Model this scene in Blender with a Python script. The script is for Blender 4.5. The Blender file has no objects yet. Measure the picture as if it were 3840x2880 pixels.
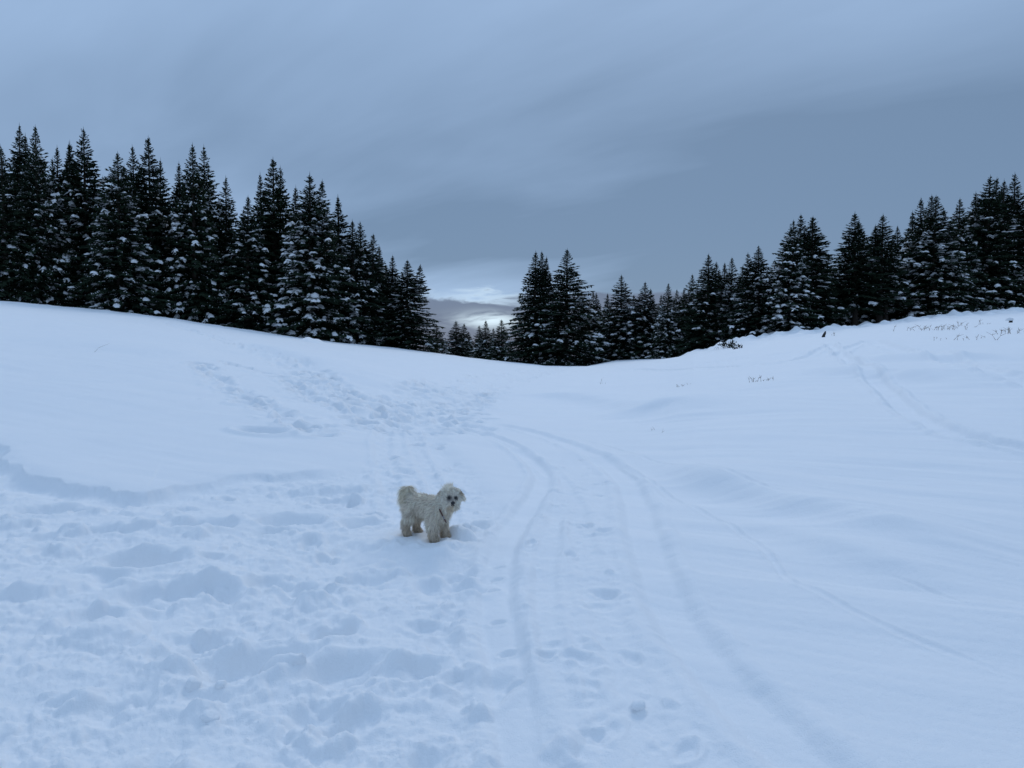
import bpy, math, random
import numpy as np
from mathutils import Vector

# ------------------------------------------------------------------ camera
C = bpy.context.scene.collection
F_PX, PH_W, PH_H = 2884.0, 3840.0, 2880.0      # focal length in pixels of the photograph, its size
PITCH = math.radians(-2.78)
cam_d = bpy.data.cameras.new('camera')
cam_d.sensor_width = 36.0
cam_d.lens = 36.0 * F_PX / PH_W
cam_d.clip_start = 0.05
cam_d.clip_end = 6000
cam = bpy.data.objects.new('camera', cam_d)
C.objects.link(cam)
cam.location = (0, 0, 0)                       # the eye is the origin; the snow lies about 1.6 m below
cam.rotation_euler = (math.radians(90) + PITCH, 0, 0)
bpy.context.scene.camera = cam

# ------------------------------------------------------------------ view
sc = bpy.context.scene
sc.view_settings.view_transform = 'Standard'
sc.view_settings.look = 'None'
sc.view_settings.exposure = 0.07
sc.view_settings.gamma = 1.0
sc.view_settings.use_curve_mapping = False

SUN_EL, SUN_AZ = math.radians(38), math.radians(12)   # azimuth from +Y (ahead), negative = left

# ------------------------------------------------------------------ node helper
class NT:
    def __init__(self, tree):
        self.t = tree
        tree.nodes.clear()
    def n(self, kind, **kw):
        nd = self.t.nodes.new(kind)
        for k, v in kw.items():
            setattr(nd, k, v)
        return nd
    def link(self, a, b):
        self.t.links.new(a, b)
    def _in(self, sock, v):
        if hasattr(v, 'is_output') or isinstance(v, bpy.types.NodeSocket):
            self.t.links.new(v, sock)
        else:
            sock.default_value = v
    def math(self, op, a, b=None, c=None, clamp=False):
        nd = self.n('ShaderNodeMath', operation=op, use_clamp=clamp)
        self._in(nd.inputs[0], a)
        if b is not None: self._in(nd.inputs[1], b)
        if c is not None: self._in(nd.inputs[2], c)
        return nd.outputs[0]
    def ss(self, v, a, b):
        nd = self.n('ShaderNodeMapRange', interpolation_type='SMOOTHSTEP')
        self._in(nd.inputs['Value'], v)
        nd.inputs['From Min'].default_value = a
        nd.inputs['From Max'].default_value = b
        return nd.outputs[0]
    def mix(self, f, a, b):
        nd = self.n('ShaderNodeMix', data_type='RGBA')
        self._in(nd.inputs[0], f); self._in(nd.inputs[6], a); self._in(nd.inputs[7], b)
        return nd.outputs[2]
    def comb(self, x, y, z):
        nd = self.n('ShaderNodeCombineXYZ')
        self._in(nd.inputs[0], x); self._in(nd.inputs[1], y); self._in(nd.inputs[2], z)
        return nd.outputs[0]
    def noise(self, vec, scale, detail=4, rough=.5, dist=0.0):
        nd = self.n('ShaderNodeTexNoise')
        self._in(nd.inputs['Vector'], vec)
        nd.inputs['Scale'].default_value = scale
        nd.inputs['Detail'].default_value = detail
        nd.inputs['Roughness'].default_value = rough
        nd.inputs['Distortion'].default_value = dist
        return nd.outputs['Fac']

# ------------------------------------------------------------------ sky
world = bpy.data.worlds.new('World')
sc.world = world
world.use_nodes = True
w = NT(world.node_tree)
tc = w.n('ShaderNodeTexCoord')
sep = w.n('ShaderNodeSeparateXYZ')
w.link(tc.outputs['Generated'], sep.inputs[0])
dx, dy, dz = sep.outputs
zc_ = w.math('MAXIMUM', dz, 0.0)
den = w.math('ADD', zc_, 0.16)
px_ = w.math('DIVIDE', dx, den)
py_ = w.math('DIVIDE', dy, den)
# long soft streaks of stratus, running from upper left to lower right
ca, sa = math.cos(math.radians(-38)), math.sin(math.radians(-38))
along = w.math('ADD', w.math('MULTIPLY', px_, ca), w.math('MULTIPLY', py_, sa))
across = w.math('SUBTRACT', w.math('MULTIPLY', py_, ca), w.math('MULTIPLY', px_, sa))
streak = w.noise(w.comb(w.math('MULTIPLY', along, .30), across, 0.3), 0.85, 5, .48, .35)
soft = w.noise(w.comb(px_, py_, 4.7), 0.5, 3, .5, .3)
fine = w.noise(w.comb(w.math('MULTIPLY', along, .35), across, 2.3), 3.0, 6, .55, .5)
fac = w.math('MULTIPLY_ADD', w.math('SUBTRACT', streak, .5), 2.7, .0)
fac = w.math('ADD', fac, w.math('MULTIPLY', w.math('SUBTRACT', soft, .5), .9))
fac = w.math('ADD', fac, w.math('MULTIPLY', w.math('SUBTRACT', fine, .5), .42))
# the overcast brightens with height, and a little to the left where the cloud is thinner
el = w.ss(dz, .16, .46)
left = w.ss(dx, .30, -.55)
low = w.ss(dz, .17, .03)
fac = w.math('ADD', fac, w.math('MULTIPLY', el, .62))
fac = w.math('ADD', fac, w.math('MULTIPLY', left, .26))
fac = w.math('ADD', fac, w.math('MULTIPLY', low, .16))
fac = w.math('ADD', fac, .06, clamp=True)
cloud = w.mix(fac, (.156, .244, .380, 1), (.341, .489, .722, 1))
# low dark bank along the horizon with a bright break ahead
ydir = w.math('MAXIMUM', w.math('SQRT', w.math('ADD', w.math('MULTIPLY', dx, dx), w.math('MULTIPLY', dy, dy))), .05)
elev = w.math('DIVIDE', dz, ydir)
az = w.math('ARCTAN2', dx, dy)
bn = w.noise(w.comb(w.math('MULTIPLY', az, 13.0), w.math('MULTIPLY', elev, 52.0), .7), 1.0, 7, .58, .5)
bank_edge = w.math('ADD', elev, w.math('MULTIPLY', w.math('SUBTRACT', bn, .5), -.060))
bank = w.math('MULTIPLY', w.ss(bank_edge, .068, .058), .90)
cloud = w.mix(bank, cloud, (.105, .140, .235, 1))
ga = w.math('DIVIDE', w.math('ADD', az, .028), .042)
ge = w.math('DIVIDE', w.math('SUBTRACT', elev, .034), .0105)
gg = w.math('EXPONENT', w.math('MULTIPLY', w.math('ADD', w.math('MULTIPLY', ga, ga), w.math('MULTIPLY', ge, ge)), -1.0))
brk = w.math('MULTIPLY', gg, w.ss(bn, .40, .62))
rim = w.math('MULTIPLY', w.ss(w.math('ABSOLUTE', w.math('SUBTRACT', bank_edge, .066)), .010, .0),
             w.math('EXPONENT', w.math('MULTIPLY', w.math('MULTIPLY', ga, ga), -.35)))
brk = w.math('MAXIMUM', brk, w.math('MULTIPLY', rim, .40))
cloud = w.mix(brk, cloud, (.68, .85, .98, 1))
zen = w.math('MULTIPLY_ADD', w.ss(dz, .30, .95), .34, 1.0)
vm = w.n('ShaderNodeVectorMath', operation='SCALE')
w.link(cloud, vm.inputs[0])
w.link(w.math('MULTIPLY', zen, 10.0), vm.inputs['Scale'])
sky = w.n('ShaderNodeTexSky', sky_type='NISHITA')
sky.sun_disc = False
sky.sun_elevation = SUN_EL
sky.sun_rotation = SUN_AZ
sky.altitude = 1500
cover = w.mix(.94, sky.outputs[0], vm.outputs[0])       # nearly complete cloud cover over the clear sky
bg = w.n('ShaderNodeBackground')
w.link(cover, bg.inputs['Color'])
bg.inputs['Strength'].default_value = 0.10
wo = w.n('ShaderNodeOutputWorld')
w.link(bg.outputs[0], wo.inputs['Surface'])

# ------------------------------------------------------------------ sun through the cloud
sun_d = bpy.data.lights.new('sun', 'SUN')
sun_d.energy = 0.64
sun_d.angle = math.radians(22)
sun_d.color = (1.0, .97, .93)
sun = bpy.data.objects.new('sun', sun_d)
C.objects.link(sun)
sun.location = (-30, 40, 60)
sv = Vector((math.sin(SUN_AZ) * math.cos(SUN_EL), math.cos(SUN_AZ) * math.cos(SUN_EL), math.sin(SUN_EL)))
sun.rotation_euler = sv.to_track_quat('Z', 'Y').to_euler()

# ------------------------------------------------------------------ object helpers
def mesh_np(name, V, F, smooth=True, nside=4):
    """mesh from numpy vertices and faces of equal side count"""
    me = bpy.data.meshes.new(name)
    V = np.asarray(V, dtype=np.float32); F = np.asarray(F, dtype=np.int32)
    k = F.shape[1]
    me.vertices.add(len(V)); me.vertices.foreach_set('co', V.ravel())
    me.loops.add(F.size); me.loops.foreach_set('vertex_index', F.ravel())
    me.polygons.add(len(F))
    me.polygons.foreach_set('loop_start', np.arange(0, F.size, k, dtype=np.int32))
    me.polygons.foreach_set('use_smooth', np.full(len(F), smooth))
    me.update(calc_edges=True)
    me.validate()
    return me
def link(name, data, parent=None, mat=None, **props):
    o = bpy.data.objects.new(name, data)
    C.objects.link(o)
    if parent is not None: o.parent = parent
    if mat is not None and data is not None and len(data.materials) == 0: data.materials.append(mat)
    for k, v in props.items(): o[k] = v
    return o
def set_col(me, cols):
    a = me.color_attributes.new('tint', 'FLOAT_COLOR', 'POINT')
    c = np.ones((len(cols), 4), np.float32); c[:, :3] = cols
    a.data.foreach_set('color', c.ravel())

# ------------------------------------------------------------------ noise
_ang = np.random.RandomState(5).rand(1024) * 2 * np.pi
_gx, _gy = np.cos(_ang), np.sin(_ang)
def _hash(ix, iy, seed):
    h = (ix * 374761393 + iy * 668265263 + seed * 144665) & 0xffffffff
    h = ((h ^ (h >> 13)) * 1274126177) & 0xffffffff
    return (h ^ (h >> 16)) & 1023
def perlin(x, y, seed=0):
    x0 = np.floor(x).astype(np.int64); y0 = np.floor(y).astype(np.int64)
    fx = x - x0; fy = y - y0
    ux = fx * fx * fx * (fx * (fx * 6 - 15) + 10); uy = fy * fy * fy * (fy * (fy * 6 - 15) + 10)
    def g(i, j):
        h = _hash(x0 + i, y0 + j, seed)
        return _gx[h] * (fx - i) + _gy[h] * (fy - j)
    a = g(0, 0); b = g(1, 0); c = g(0, 1); d = g(1, 1)
    return 1.5 * ((a + (b - a) * ux) * (1 - uy) + (c + (d - c) * ux) * uy)
def fbm(x, y, seed, octs=4, gain=.5):
    s = 0; a = 1
    for o in range(octs):
        s = s + a * perlin(x * 2 ** o, y * 2 ** o, seed + o * 17); a *= gain
    return s
def sstep(v, a, b):
    t = np.clip((v - a) / (b - a), 0, 1)
    return t * t * (3 - 2 * t)

# ------------------------------------------------------------------ the lie of the land
def ray(px, py):
    """sideways and upward slope of the sight line through a point of the photograph"""
    cx = (np.asarray(px, float) - PH_W / 2) / F_PX
    cy = -(np.asarray(py, float) - PH_H / 2) / F_PX
    fy = np.cos(PITCH) - cy * np.sin(PITCH)
    fz = np.sin(PITCH) + cy * np.cos(PITCH)
    return cx / fy, fz / fy
CR = np.array([(-500, 1085), (0, 1128), (200, 1146), (400, 1162), (600, 1186), (800, 1218), (936, 1236), (1126, 1264), (1288, 1286),
               (1478, 1304), (1600, 1320), (1774, 1342), (1923, 1357), (2048, 1369), (2200, 1371), (2240, 1363), (2296, 1351),
               (2396, 1347), (2500, 1344), (2545, 1338), (2580, 1320), (2648, 1311), (2753, 1281), (2859, 1259), (2943, 1247),
               (3027, 1239), (3112, 1229), (3200, 1225), (3236, 1219), (3326, 1206), (3416, 1199), (3484, 1190), (3529, 1180),
               (3620, 1176), (3688, 1169), (3840, 1160), (4400, 1128)], float)
YC = np.array([(-500, 46), (0, 48), (800, 52), (1600, 58), (2100, 62), (2300, 66), (2500, 62), (2600, 55), (3000, 55), (3400, 60), (3840, 62), (4400, 62)], float)
cu, ce = ray(CR[:, 0], CR[:, 1])
_gu = np.linspace(cu[0], cu[-1], 900)
_ge = np.interp(_gu, cu, ce)
_k = np.exp(-np.linspace(-2, 2, 161) ** 2); _k /= _k.sum()
_gs = np.convolve(np.pad(_ge, 80, mode='edge'), _k, mode='valid')       # the broad shape of the brow, without its small steps
def crest_soft(u):
    return np.interp(u, _gu, _gs)
def crest(u):
    x = 1920 + 2884 * u
    Yc = np.interp(x, YC[:, 0], YC[:, 1])
    e = np.interp(u, cu, ce)
    return Yc, Yc * e
ND = np.array([(0, -1.62), (2, -1.56), (4, -1.46), (5.5, -1.41), (8, -1.41), (12, -1.42)])
def near_z(D):
    return np.interp(D, ND[:, 0], ND[:, 1])
def base_z(x, y):
    x = np.asarray(x, float); y = np.asarray(y, float)
    r = np.hypot(x, y); th = np.arctan2(x, y)
    thc = np.clip(th, -.75, .75)
    u = np.tan(thc); D = r * np.cos(thc)
    Yc, zc = crest(u)
    D0 = 5.5
    t = np.clip((D - D0) / (Yc - D0), 0, 1)
    ts = t - .035 * (1 - np.exp(-t / .035))          # eases in at the foot of the slope
    ts = ts / (1 - .035)
    s = ts * (1.16 - .16 * ts)
    zn = near_z(np.minimum(D, 12))
    zs = Yc * crest_soft(u)
    z = zn + (zs - zn) * s + (zc - zs) * sstep(D / Yc, .80, 1.0)
    d = np.maximum(D - Yc, 0)
    fall = zc / Yc * d - .055 * d + .03 * 4 * (1 - np.exp(-d / 4)) - .03 * d
    fall = np.where(d > 110, zc / Yc * 110 - .085 * 110 + .12 - .03 * (d - 110), fall)
    return z + fall
_rr = np.concatenate([np.linspace(1, 12, 3000), np.geomspace(12, 75, 4000)])
def ground_pt(px, py, maxd=75):
    """where the sight line through a pixel of the photograph meets the snow"""
    u, e = ray(px, py)
    zz = base_z(u * _rr, _rr)
    hit = np.nonzero(zz >= e * _rr)[0]
    if len(hit): D = _rr[hit[0]]
    else: D = _rr[np.argmax((zz - e * _rr)[_rr < maxd])]
    return float(u * D), float(D)

def catmull(P, n=10):
    P = np.asarray(P, float)
    Q = np.vstack([2 * P[0] - P[1], P, 2 * P[-1] - P[-2]])
    out = []
    for i in range(1, len(Q) - 2):
        for k in range(n):
            t = k / n
            out.append(.5 * (2 * Q[i] + (Q[i + 1] - Q[i - 1]) * t + (2 * Q[i - 1] - 5 * Q[i] + 4 * Q[i + 1] - Q[i + 2]) * t * t
                             + (3 * Q[i] - Q[i - 1] - 3 * Q[i + 1] + Q[i + 2]) * t ** 3))
    out.append(Q[-2])
    return np.array(out)

# polar sheet of snow: fine where the photograph looks, coarse elsewhere
half = math.radians(41)
th_f = np.linspace(-half, half, 1060)
th_c = np.linspace(half, 2 * math.pi - half, 60)[1:-1]
TH = np.concatenate([th_f, th_c])
R_ = [0.05, .3, .6, .9, 1.2, 1.5, 1.7, 1.9]
while R_[-1] < 110:
    r = R_[-1]
    R_.append(r + r * (.0036 if r < 9 else .0052 if r < 22 else .0095))
R_ += [116, 125, 140, 160, 190, 240, 320, 450, 700, 1200, 2500]
R_ = np.array(R_)
NT_, NR_ = len(TH), len(R_)
GT, GR = np.meshgrid(TH, R_)                   # rows = radius
GX = (GR * np.sin(GT)).ravel(); GY = (GR * np.cos(GT)).ravel()
GZ = base_z(GX, GY)
DZ = np.zeros_like(GZ)
inview = (np.abs(np.where(GT > math.pi, GT - 2 * math.pi, GT)) <= half + .01).ravel()
rad = GR.ravel()

def stroke(pxs, reach, n=10):
    """distance (signed, + on the right-hand side going along), index subset and run position of a line on the snow"""
    W = catmull([ground_pt(a, b) for a, b in pxs], n)
    x0, y0 = W.min(0) - reach; x1, y1 = W.max(0) + reach
    idx = np.nonzero((GX > x0) & (GX < x1) & (GY > y0) & (GY < y1) & inview)[0]
    X, Y = GX[idx], GY[idx]
    best = np.full(len(idx), 1e9); sgn = np.ones(len(idx)); run = np.zeros(len(idx)); over = np.zeros(len(idx))
    acc = 0; nseg = len(W) - 1
    for i in range(nseg):
        a, b = W[i], W[i + 1]; ab = b - a; L2 = ab @ ab
        if L2 < 1e-9: continue
        tt = ((X - a[0]) * ab[0] + (Y - a[1]) * ab[1]) / L2
        t = np.clip(tt, 0, 1)
        ex = X - a[0] - t * ab[0]; ey = Y - a[1] - t * ab[1]
        d = np.hypot(ex, ey); m = d < best
        best[m] = d[m]
        sgn[m] = np.sign(ab[1] * (X[m] - a[0]) - ab[0] * (Y[m] - a[1]))
        run[m] = acc + t[m] * math.sqrt(L2)
        acc += math.sqrt(L2)
    k = best < reach
    return idx[k], best[k] * sgn[k], run[k], acc

def groove(pxs, wd, depth, rim=0.0, rough=0.0, seed=1, ends=.5):
    idx, d, run, L = stroke(pxs, wd * 2.6)
    wob = wd * (1 + .16 * perlin(run * 1.7, run * 0 + seed, seed) + .06 * perlin(run * 7, run * 0 + np.sign(d) * 5, seed + 2) + .04 * perlin(run * 19, np.sign(d) * 5, seed + 4))
    a = np.abs(d) / wob
    end = sstep(run, -.01, ends) * sstep(run, L + .01, L - ends)
    h = -depth * .68 * (1 - sstep(a, .54, 1.18))
    h += rim * np.exp(-((a - 1.42) / .34) ** 2) * (.55 + .9 * np.abs(perlin(run * 2.1 + np.sign(d) * 9, run * 0, seed + 3)))
    if rough:
        h += rough * fbm(GX[idx] * 6, GY[idx] * 6, seed + 9, 3, .6) * (1 - sstep(a, 1.0, 1.9))
    DZ[idx] += h * end
def drift(pxs, h0, w_right, w_left, ends=1.0, seed=1):
    """a wind-packed ridge, its two flanks of different steepness"""
    idx, d, run, L = stroke(pxs, max(w_right, w_left) * 2.5)
    end = sstep(run, -.01, ends) * sstep(run, L + .01, L - ends)
    ww = np.where(d > 0, w_right, w_left)
    DZ[idx] += h0 * np.exp(-(d / ww) ** 2) * end * (1 + .25 * perlin(run * .5, run * 0, seed))
def poly_mask(pxs, soft, n=6):
    P = catmull([ground_pt(a, b) for a, b in pxs], n)
    X, Y = GX, GY
    inside = np.zeros(len(X), bool); dist = np.full(len(X), 1e9)
    near_idx = np.nonzero((rad < 75) & inview)[0]
    X = X[near_idx]; Y = Y[near_idx]
    ins = np.zeros(len(X), bool); ds = np.full(len(X), 1e9)
    for i in range(len(P)):
        a = P[i]; b = P[(i + 1) % len(P)]
        c = ((a[1] > Y) != (b[1] > Y))
        if b[1] != a[1]:
            c &= X < (b[0] - a[0]) * (Y - a[1]) / (b[1] - a[1]) + a[0]
        ins ^= c
        ab = b - a; L2 = ab @ ab
        if L2 < 1e-9: continue
        t = np.clip(((X - a[0]) * ab[0] + (Y - a[1]) * ab[1]) / L2, 0, 1)
        ds = np.minimum(ds, np.hypot(X - a[0] - t * ab[0], Y - a[1] - t * ab[1]))
    m = np.zeros(len(GX)); m[near_idx] = sstep(np.where(ins, ds, -ds), -soft, soft)
    return m

# broad swells, the wind-packed skin, and humps over buried dwarf shrubs along the right-hand rise
fadein = sstep(rad, 3, 12)
DZ += .10 * perlin(GX / 7, GY / 7, 11) * fadein * sstep(rad, 75, 40)
DZ += .035 * perlin(GX / 2.3, GY / 2.9, 12) * sstep(rad, 1.5, 5) * sstep(rad, 60, 30)
wa = math.radians(24)
wx = GX * math.cos(wa) - GY * math.sin(wa); wy = GX * math.sin(wa) + GY * math.cos(wa)
sast = fbm(wx / 3.6, wy / .55, 21, 4, .5)
sast2 = fbm(wx / 1.5, wy / .16, 31, 3, .5)
right_side = sstep(GX / np.maximum(GY, .5), .05, .25)
DZ += (.024 * sast + .0032 * sast2) * (.6 + .4 * right_side) * sstep(rad, 1.5, 5) * sstep(rad, 80, 50)
u_ = GX / np.maximum(GY, .5)
Yc_, zc_arr = crest(np.clip(u_, -.9, .9))
rise = sstep(u_, .225, .26) * sstep(GY - Yc_, -17, -4) * sstep(GY - Yc_, 14, 4) * (GY > 1)
hump = np.maximum(fbm(GX / 1.6, GY / 1.8, 41, 3, .5), -.1)
DZ += .36 * hump * rise
DZ += .09 * fbm(GX / .6, GY / .6, 43, 2, .5) * rise * sstep(GY - Yc_, -7, -2)
lrise = sstep(u_, -.2, -.4) * np.exp(-((GY - Yc_ + 3) / 4) ** 2) * (GY > 1)
DZ += .06 * fbm(GX / 1.2, GY / 1.2, 47, 3, .5) * lrise

# trampled ground: left foreground and the beaten path
foot_edge = [(-500, 1580), (-150, 1610), (0, 1665), (60, 1745), (250, 1818), (400, 1830), (550, 1850), (750, 1808), (1000, 1782), (1300, 1770)]
tramp = poly_mask(foot_edge + [(1420, 1700), (1450, 1600), (1520, 1560), (1600, 1580), (1690, 1700), (1840, 1850), (1850, 2000), (1790, 2200),
                               (1840, 2600), (1880, 2950), (1900, 3500), (500, 3600), (-1500, 3600), (-1500, 2300)], .16)
mid = poly_mask([(1600, 1580), (1800, 1600), (2050, 1660), (2250, 1760), (2330, 1900), (2350, 2100), (2440, 2350), (2650, 2650), (2800, 2950), (2900, 3500),
                 (1950, 3500), (1950, 2600), (1880, 2200), (1960, 1950), (2030, 1800), (1850, 1660)], .12)
def path_mask(pxs, wd):
    idx, d, run, L = stroke(pxs, wd * 1.7)
    m = np.zeros(len(GX)); m[idx] = 1 - sstep(np.abs(d) * (1 + .25 * perlin(run * 1.2, run * 0 + 3, 77)), wd * .55, wd * 1.35)
    return m
path_px = [(1560, 1600), (1580, 1540), (1660, 1490), (1760, 1447), (1900, 1412), (2010, 1390), (2090, 1376)]
path = path_mask(path_px, 1.2)
tr1 = [(640, 1215), (800, 1265), (960, 1325), (1090, 1375), (1200, 1440), (1300, 1500), (1420, 1535), (1530, 1560)]
tr2 = [(745, 1370), (780, 1405), (850, 1450), (930, 1500), (1010, 1545), (1110, 1590), (1200, 1640)]
tr3 = [(850, 1368), (950, 1385), (1060, 1420), (1140, 1475), (1200, 1520), (1300, 1545)]
tk = np.maximum.reduce([path_mask(tr1, .55) * .85, path_mask(tr2, .32) * .65, path_mask(tr3, .32) * .6])
ski = [(3110, 1290), (3170, 1340), (3290, 1430), (3400, 1540), (3490, 1600), (3620, 1650), (3840, 1695), (4000, 1720)]
ski2 = [(3260, 1275), (3330, 1300), (3480, 1335), (3640, 1390), (3840, 1435), (3960, 1460)]
skm = np.maximum(path_mask(ski, .42) * .6, path_mask(ski2, .55) * .5)
g1 = [(1990, 3300), (1972, 2880), (1925, 2600), (1872, 2350), (1860, 2195), (1880, 2080), (1924, 1985), (1985, 1890), (2032, 1800), (2000, 1735), (1880, 1660), (1720, 1606), (1600, 1575)]
g2 = [(3500, 3300), (3047, 2873), (2774, 2607), (2560, 2361), (2470, 2180), (2410, 2000), (2385, 1880), (2330, 1775), (2190, 1690), (2010, 1630), (1800, 1585)]
flat = np.zeros(len(GX))
for gpx, gw in ((g1, .10), (g2, .14)):
    idx, d, run, L = stroke(gpx, gw * 1.6)
    flat[idx] = np.maximum(flat[idx], 1 - sstep(np.abs(d), gw * .8, gw * 1.15))
churn = (1 - .9 * flat * sstep(rad, 14, 7)) * np.clip(np.maximum.reduce([tramp, mid * .42, path * .95, tk, skm]), 0, 1)

big = fbm(GX / .95, GY / .80, 51, 3, .5)
med = fbm(GX / .36, GY / .30, 61, 4, .55)
bil = np.abs(fbm(GX / .17, GY / .15, 71, 3, .55))
ridg = 1 - np.abs(fbm(GX / .6, GY / .42, 81, 3, .5)) * 1.6
fine_n = fbm(GX / .055, GY / .055, 91, 3, .6)
sizeok = sstep(rad, 60, 20)
patch = sstep(fbm(GX / 1.1, GY / 1.0, 111, 2, .5), -.25, .35)          # broken-up spots between packed-down ones
crumb = np.maximum(fbm(GX / .075, GY / .07, 121, 3, .6), -.15)
DZ += churn * (.022 * big * (tramp * .9 + .15) + (.005 + .012 * patch) * med + (.004 + .010 * patch) * (bil - .3)
               + .012 * patch * np.maximum(ridg, 0) * (tramp + .2) + (.003 + .007 * patch) * crumb * sstep(rad, 14, 5)
               + .0030 * fine_n * sstep(rad, 9, 4)) * (.5 + .5 * sizeok)
DZ -= np.maximum(.065 * path, .028 * tk)
DZ -= .05 * tramp
# fluff of the untouched snow close by
DZ += (1 - churn) * .0016 * fine_n * sstep(rad, 9, 4)

# the ledge where the trampled ground cuts into the smooth slope
idx, d, run, L = stroke(foot_edge, 1.4)
bite = perlin(run * 1.3, run * 0, 101) * .16 + perlin(run * 4.1, run * 0, 102) * .06
dd = d - bite                                         # + = near side of the edge
hgt = (.075 + .06 * perlin(run * .8, run * 0 + 2, 103)) * sstep(run, L, L - .9)
DZ[idx] += hgt * (np.where(dd < 0, np.exp(-(dd / .75) ** 2) * .45, 0) - .55 * np.exp(-((dd - .16) / .17) ** 2) * (dd > 0) - np.where(dd > 0, 0, 0)) + np.where(dd > 0, hgt * .45 * np.exp(-(dd / .05) ** 2), 0)

# sled and ski tracks in the foreground
g1 = [(1990, 3300), (1972, 2880), (1925, 2600), (1872, 2350), (1860, 2195), (1880, 2080), (1924, 1985), (1985, 1890), (2032, 1800), (2000, 1735), (1880, 1660), (1720, 1606), (1600, 1575)]
groove(g1, .115, .050, .022, .003, 5, .6)
g2 = [(3500, 3300), (3047, 2873), (2774, 2607), (2560, 2361), (2470, 2180), (2410, 2000), (2385, 1880), (2330, 1775), (2190, 1690), (2010, 1630), (1800, 1585)]
groove(g2, .145, .050, .024, .0, 6, .8)
groove([(2560, 3300), (2480, 2880), (2380, 2600), (2300, 2380), (2215, 2150), (2170, 1960), (2130, 1850), (2060, 1760), (1900, 1680), (1760, 1620)], .09, .014, .010, .004, 7, .8)
groove([(2200, 3300), (2130, 2800), (2075, 2500), (2050, 2300), (2050, 2120), (2085, 1950), (2110, 1860)], .07, .012, .010, .003, 8, .8)
groove([(1385, 2000), (1475, 1900), (1455, 1770), (1430, 1660), (1470, 1590), (1540, 1550)], .11, .024, .02, .012, 9, .5)
groove([(1700, 1990), (1660, 1860), (1600, 1760), (1560, 1680), (1545, 1600)], .09, .016, .015, .01, 14, .5)
# thin old lines and soft drifts on the right
groove([(2300, 1720), (2560, 1878), (2760, 1990), (2880, 2090), (2960, 2190), (3060, 2235), (3300, 2345), (3560, 2440), (3840, 2545), (4100, 2620)], .028, .010, .008, 0, 15, .8)
groove([(3220, 2160), (3330, 2180), (3440, 2215), (3560, 2262), (3700, 2320)], .02, .010, .006, 0, 16, .4)
groove([(2140, 1640), (2330, 1690), (2560, 1770), (2800, 1850), (3000, 1920)], .03, .012, .008, 0, 17, .6)
drift([(2450, 1720), (2650, 1800), (2900, 1885), (3200, 1975), (3500, 2060), (3840, 2140), (4200, 2210)], .18, .26, 1.0, 2.0, 18)
drift([(2700, 1915), (2950, 2005), (3250, 2105), (3500, 2190), (3840, 2300), (4200, 2400)], .13, .20, .75, 2.0, 19)
drift([(1900, 1475), (2200, 1500), (2450, 1535), (2620, 1590)], .17, .50, 1.6, 2.0, 20)
drift([(2200, 1570), (2400, 1560), (2560, 1545), (2620, 1560)], .15, .35, 1.0, 1.2, 22)
drift([(0, 1285), (300, 1300), (620, 1330), (900, 1380)], .22, 1.2, 2.6, 4, 23)
drift([(900, 1290), (1100, 1345), (1250, 1400), (1370, 1470)], .28, .9, 2.2, 3, 24)
groove([(2545, 1375), (2700, 1352), (2900, 1330), (3080, 1318), (3300, 1305)], .22, .05, .04, .01, 25, 2)
groove([(2300, 1385), (2560, 1383), (2800, 1370), (3010, 1340), (3130, 1285)], .18, .08, .05, .01, 26, 2)
groove(ski, .19, .085, .055, .006, 27, .5)
groove(ski2, .28, .10, .07, .006, 28, .8)
groove([(3130, 1335), (3200, 1300), (3260, 1277)], .2, .08, .05, .01, 29, .8)
drift([(3130, 1345), (3400, 1355), (3700, 1350), (4000, 1345)], .22, .5, 1.6, 3, 30)
drift([(2900, 1395), (3200, 1400), (3500, 1420), (3840, 1460)], .20, .5, 1.6, 3, 31)

# lumps, clods and footprints pressed into the sheet
rng = np.random.RandomState(3)
Rarr = R_
def local(x, y, reach):
    r = math.hypot(x, y); t = math.atan2(x, y)
    i0, i1 = np.searchsorted(Rarr, [r - reach, r + reach])
    dt = reach / max(r, .3)
    j0, j1 = np.searchsorted(th_f, [t - dt, t + dt])
    if i1 <= i0 or j1 <= j0: return None
    return (np.arange(i0, i1)[:, None] * NT_ + np.arange(j0, j1)[None]).ravel()
def clod(x, y, R, H, power=3.0, sx=1.0, rot=0.0, lean=0.0):
    q = local(x, y, R * 1.8 * max(sx, 1))
    if q is None: return
    ex = GX[q] - x; ey = GY[q] - y
    c, s = math.cos(rot), math.sin(rot)
    a = (ex * c + ey * s) / sx; b = -ex * s + ey * c
    an = np.arctan2(b, a); p1, p2, p3 = rng.rand(3) * 6.28
    rr = R * (1 + .16 * np.sin(2 * an + p1) + .12 * np.sin(3 * an + p2) + .07 * np.sin(5 * an + p3))
    d = np.hypot(a, b) / rr
    DZ[q] += (1 + .28 * fbm(GX[q] / (R * .9), GY[q] / (R * .9), 171, 2, .5)) * .62 * H * np.maximum(1 - d ** min(power, 2.4), 0) ** 1.15 * (1 + lean * b / R)
def footprint(x, y, R, dep, rot):
    q = local(x, y, R * 4.4)
    if q is None: return
    ex = GX[q] - x; ey = GY[q] - y
    c, s = math.cos(rot), math.sin(rot)
    d = np.hypot((ex * c + ey * s) / 1.7, -ex * s + ey * c) / R
    DZ[q] += -dep * (1 - sstep(d, .55, 1.1)) + dep * .35 * np.exp(-((d - 1.4) / .28) ** 2)
cidx = np.nonzero((tramp > .6) & (flat < .1) & (rad < 14) & (rad > 1.8))[0]
wts = rad[cidx] ** 1.1; wts /= wts.sum()
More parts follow.
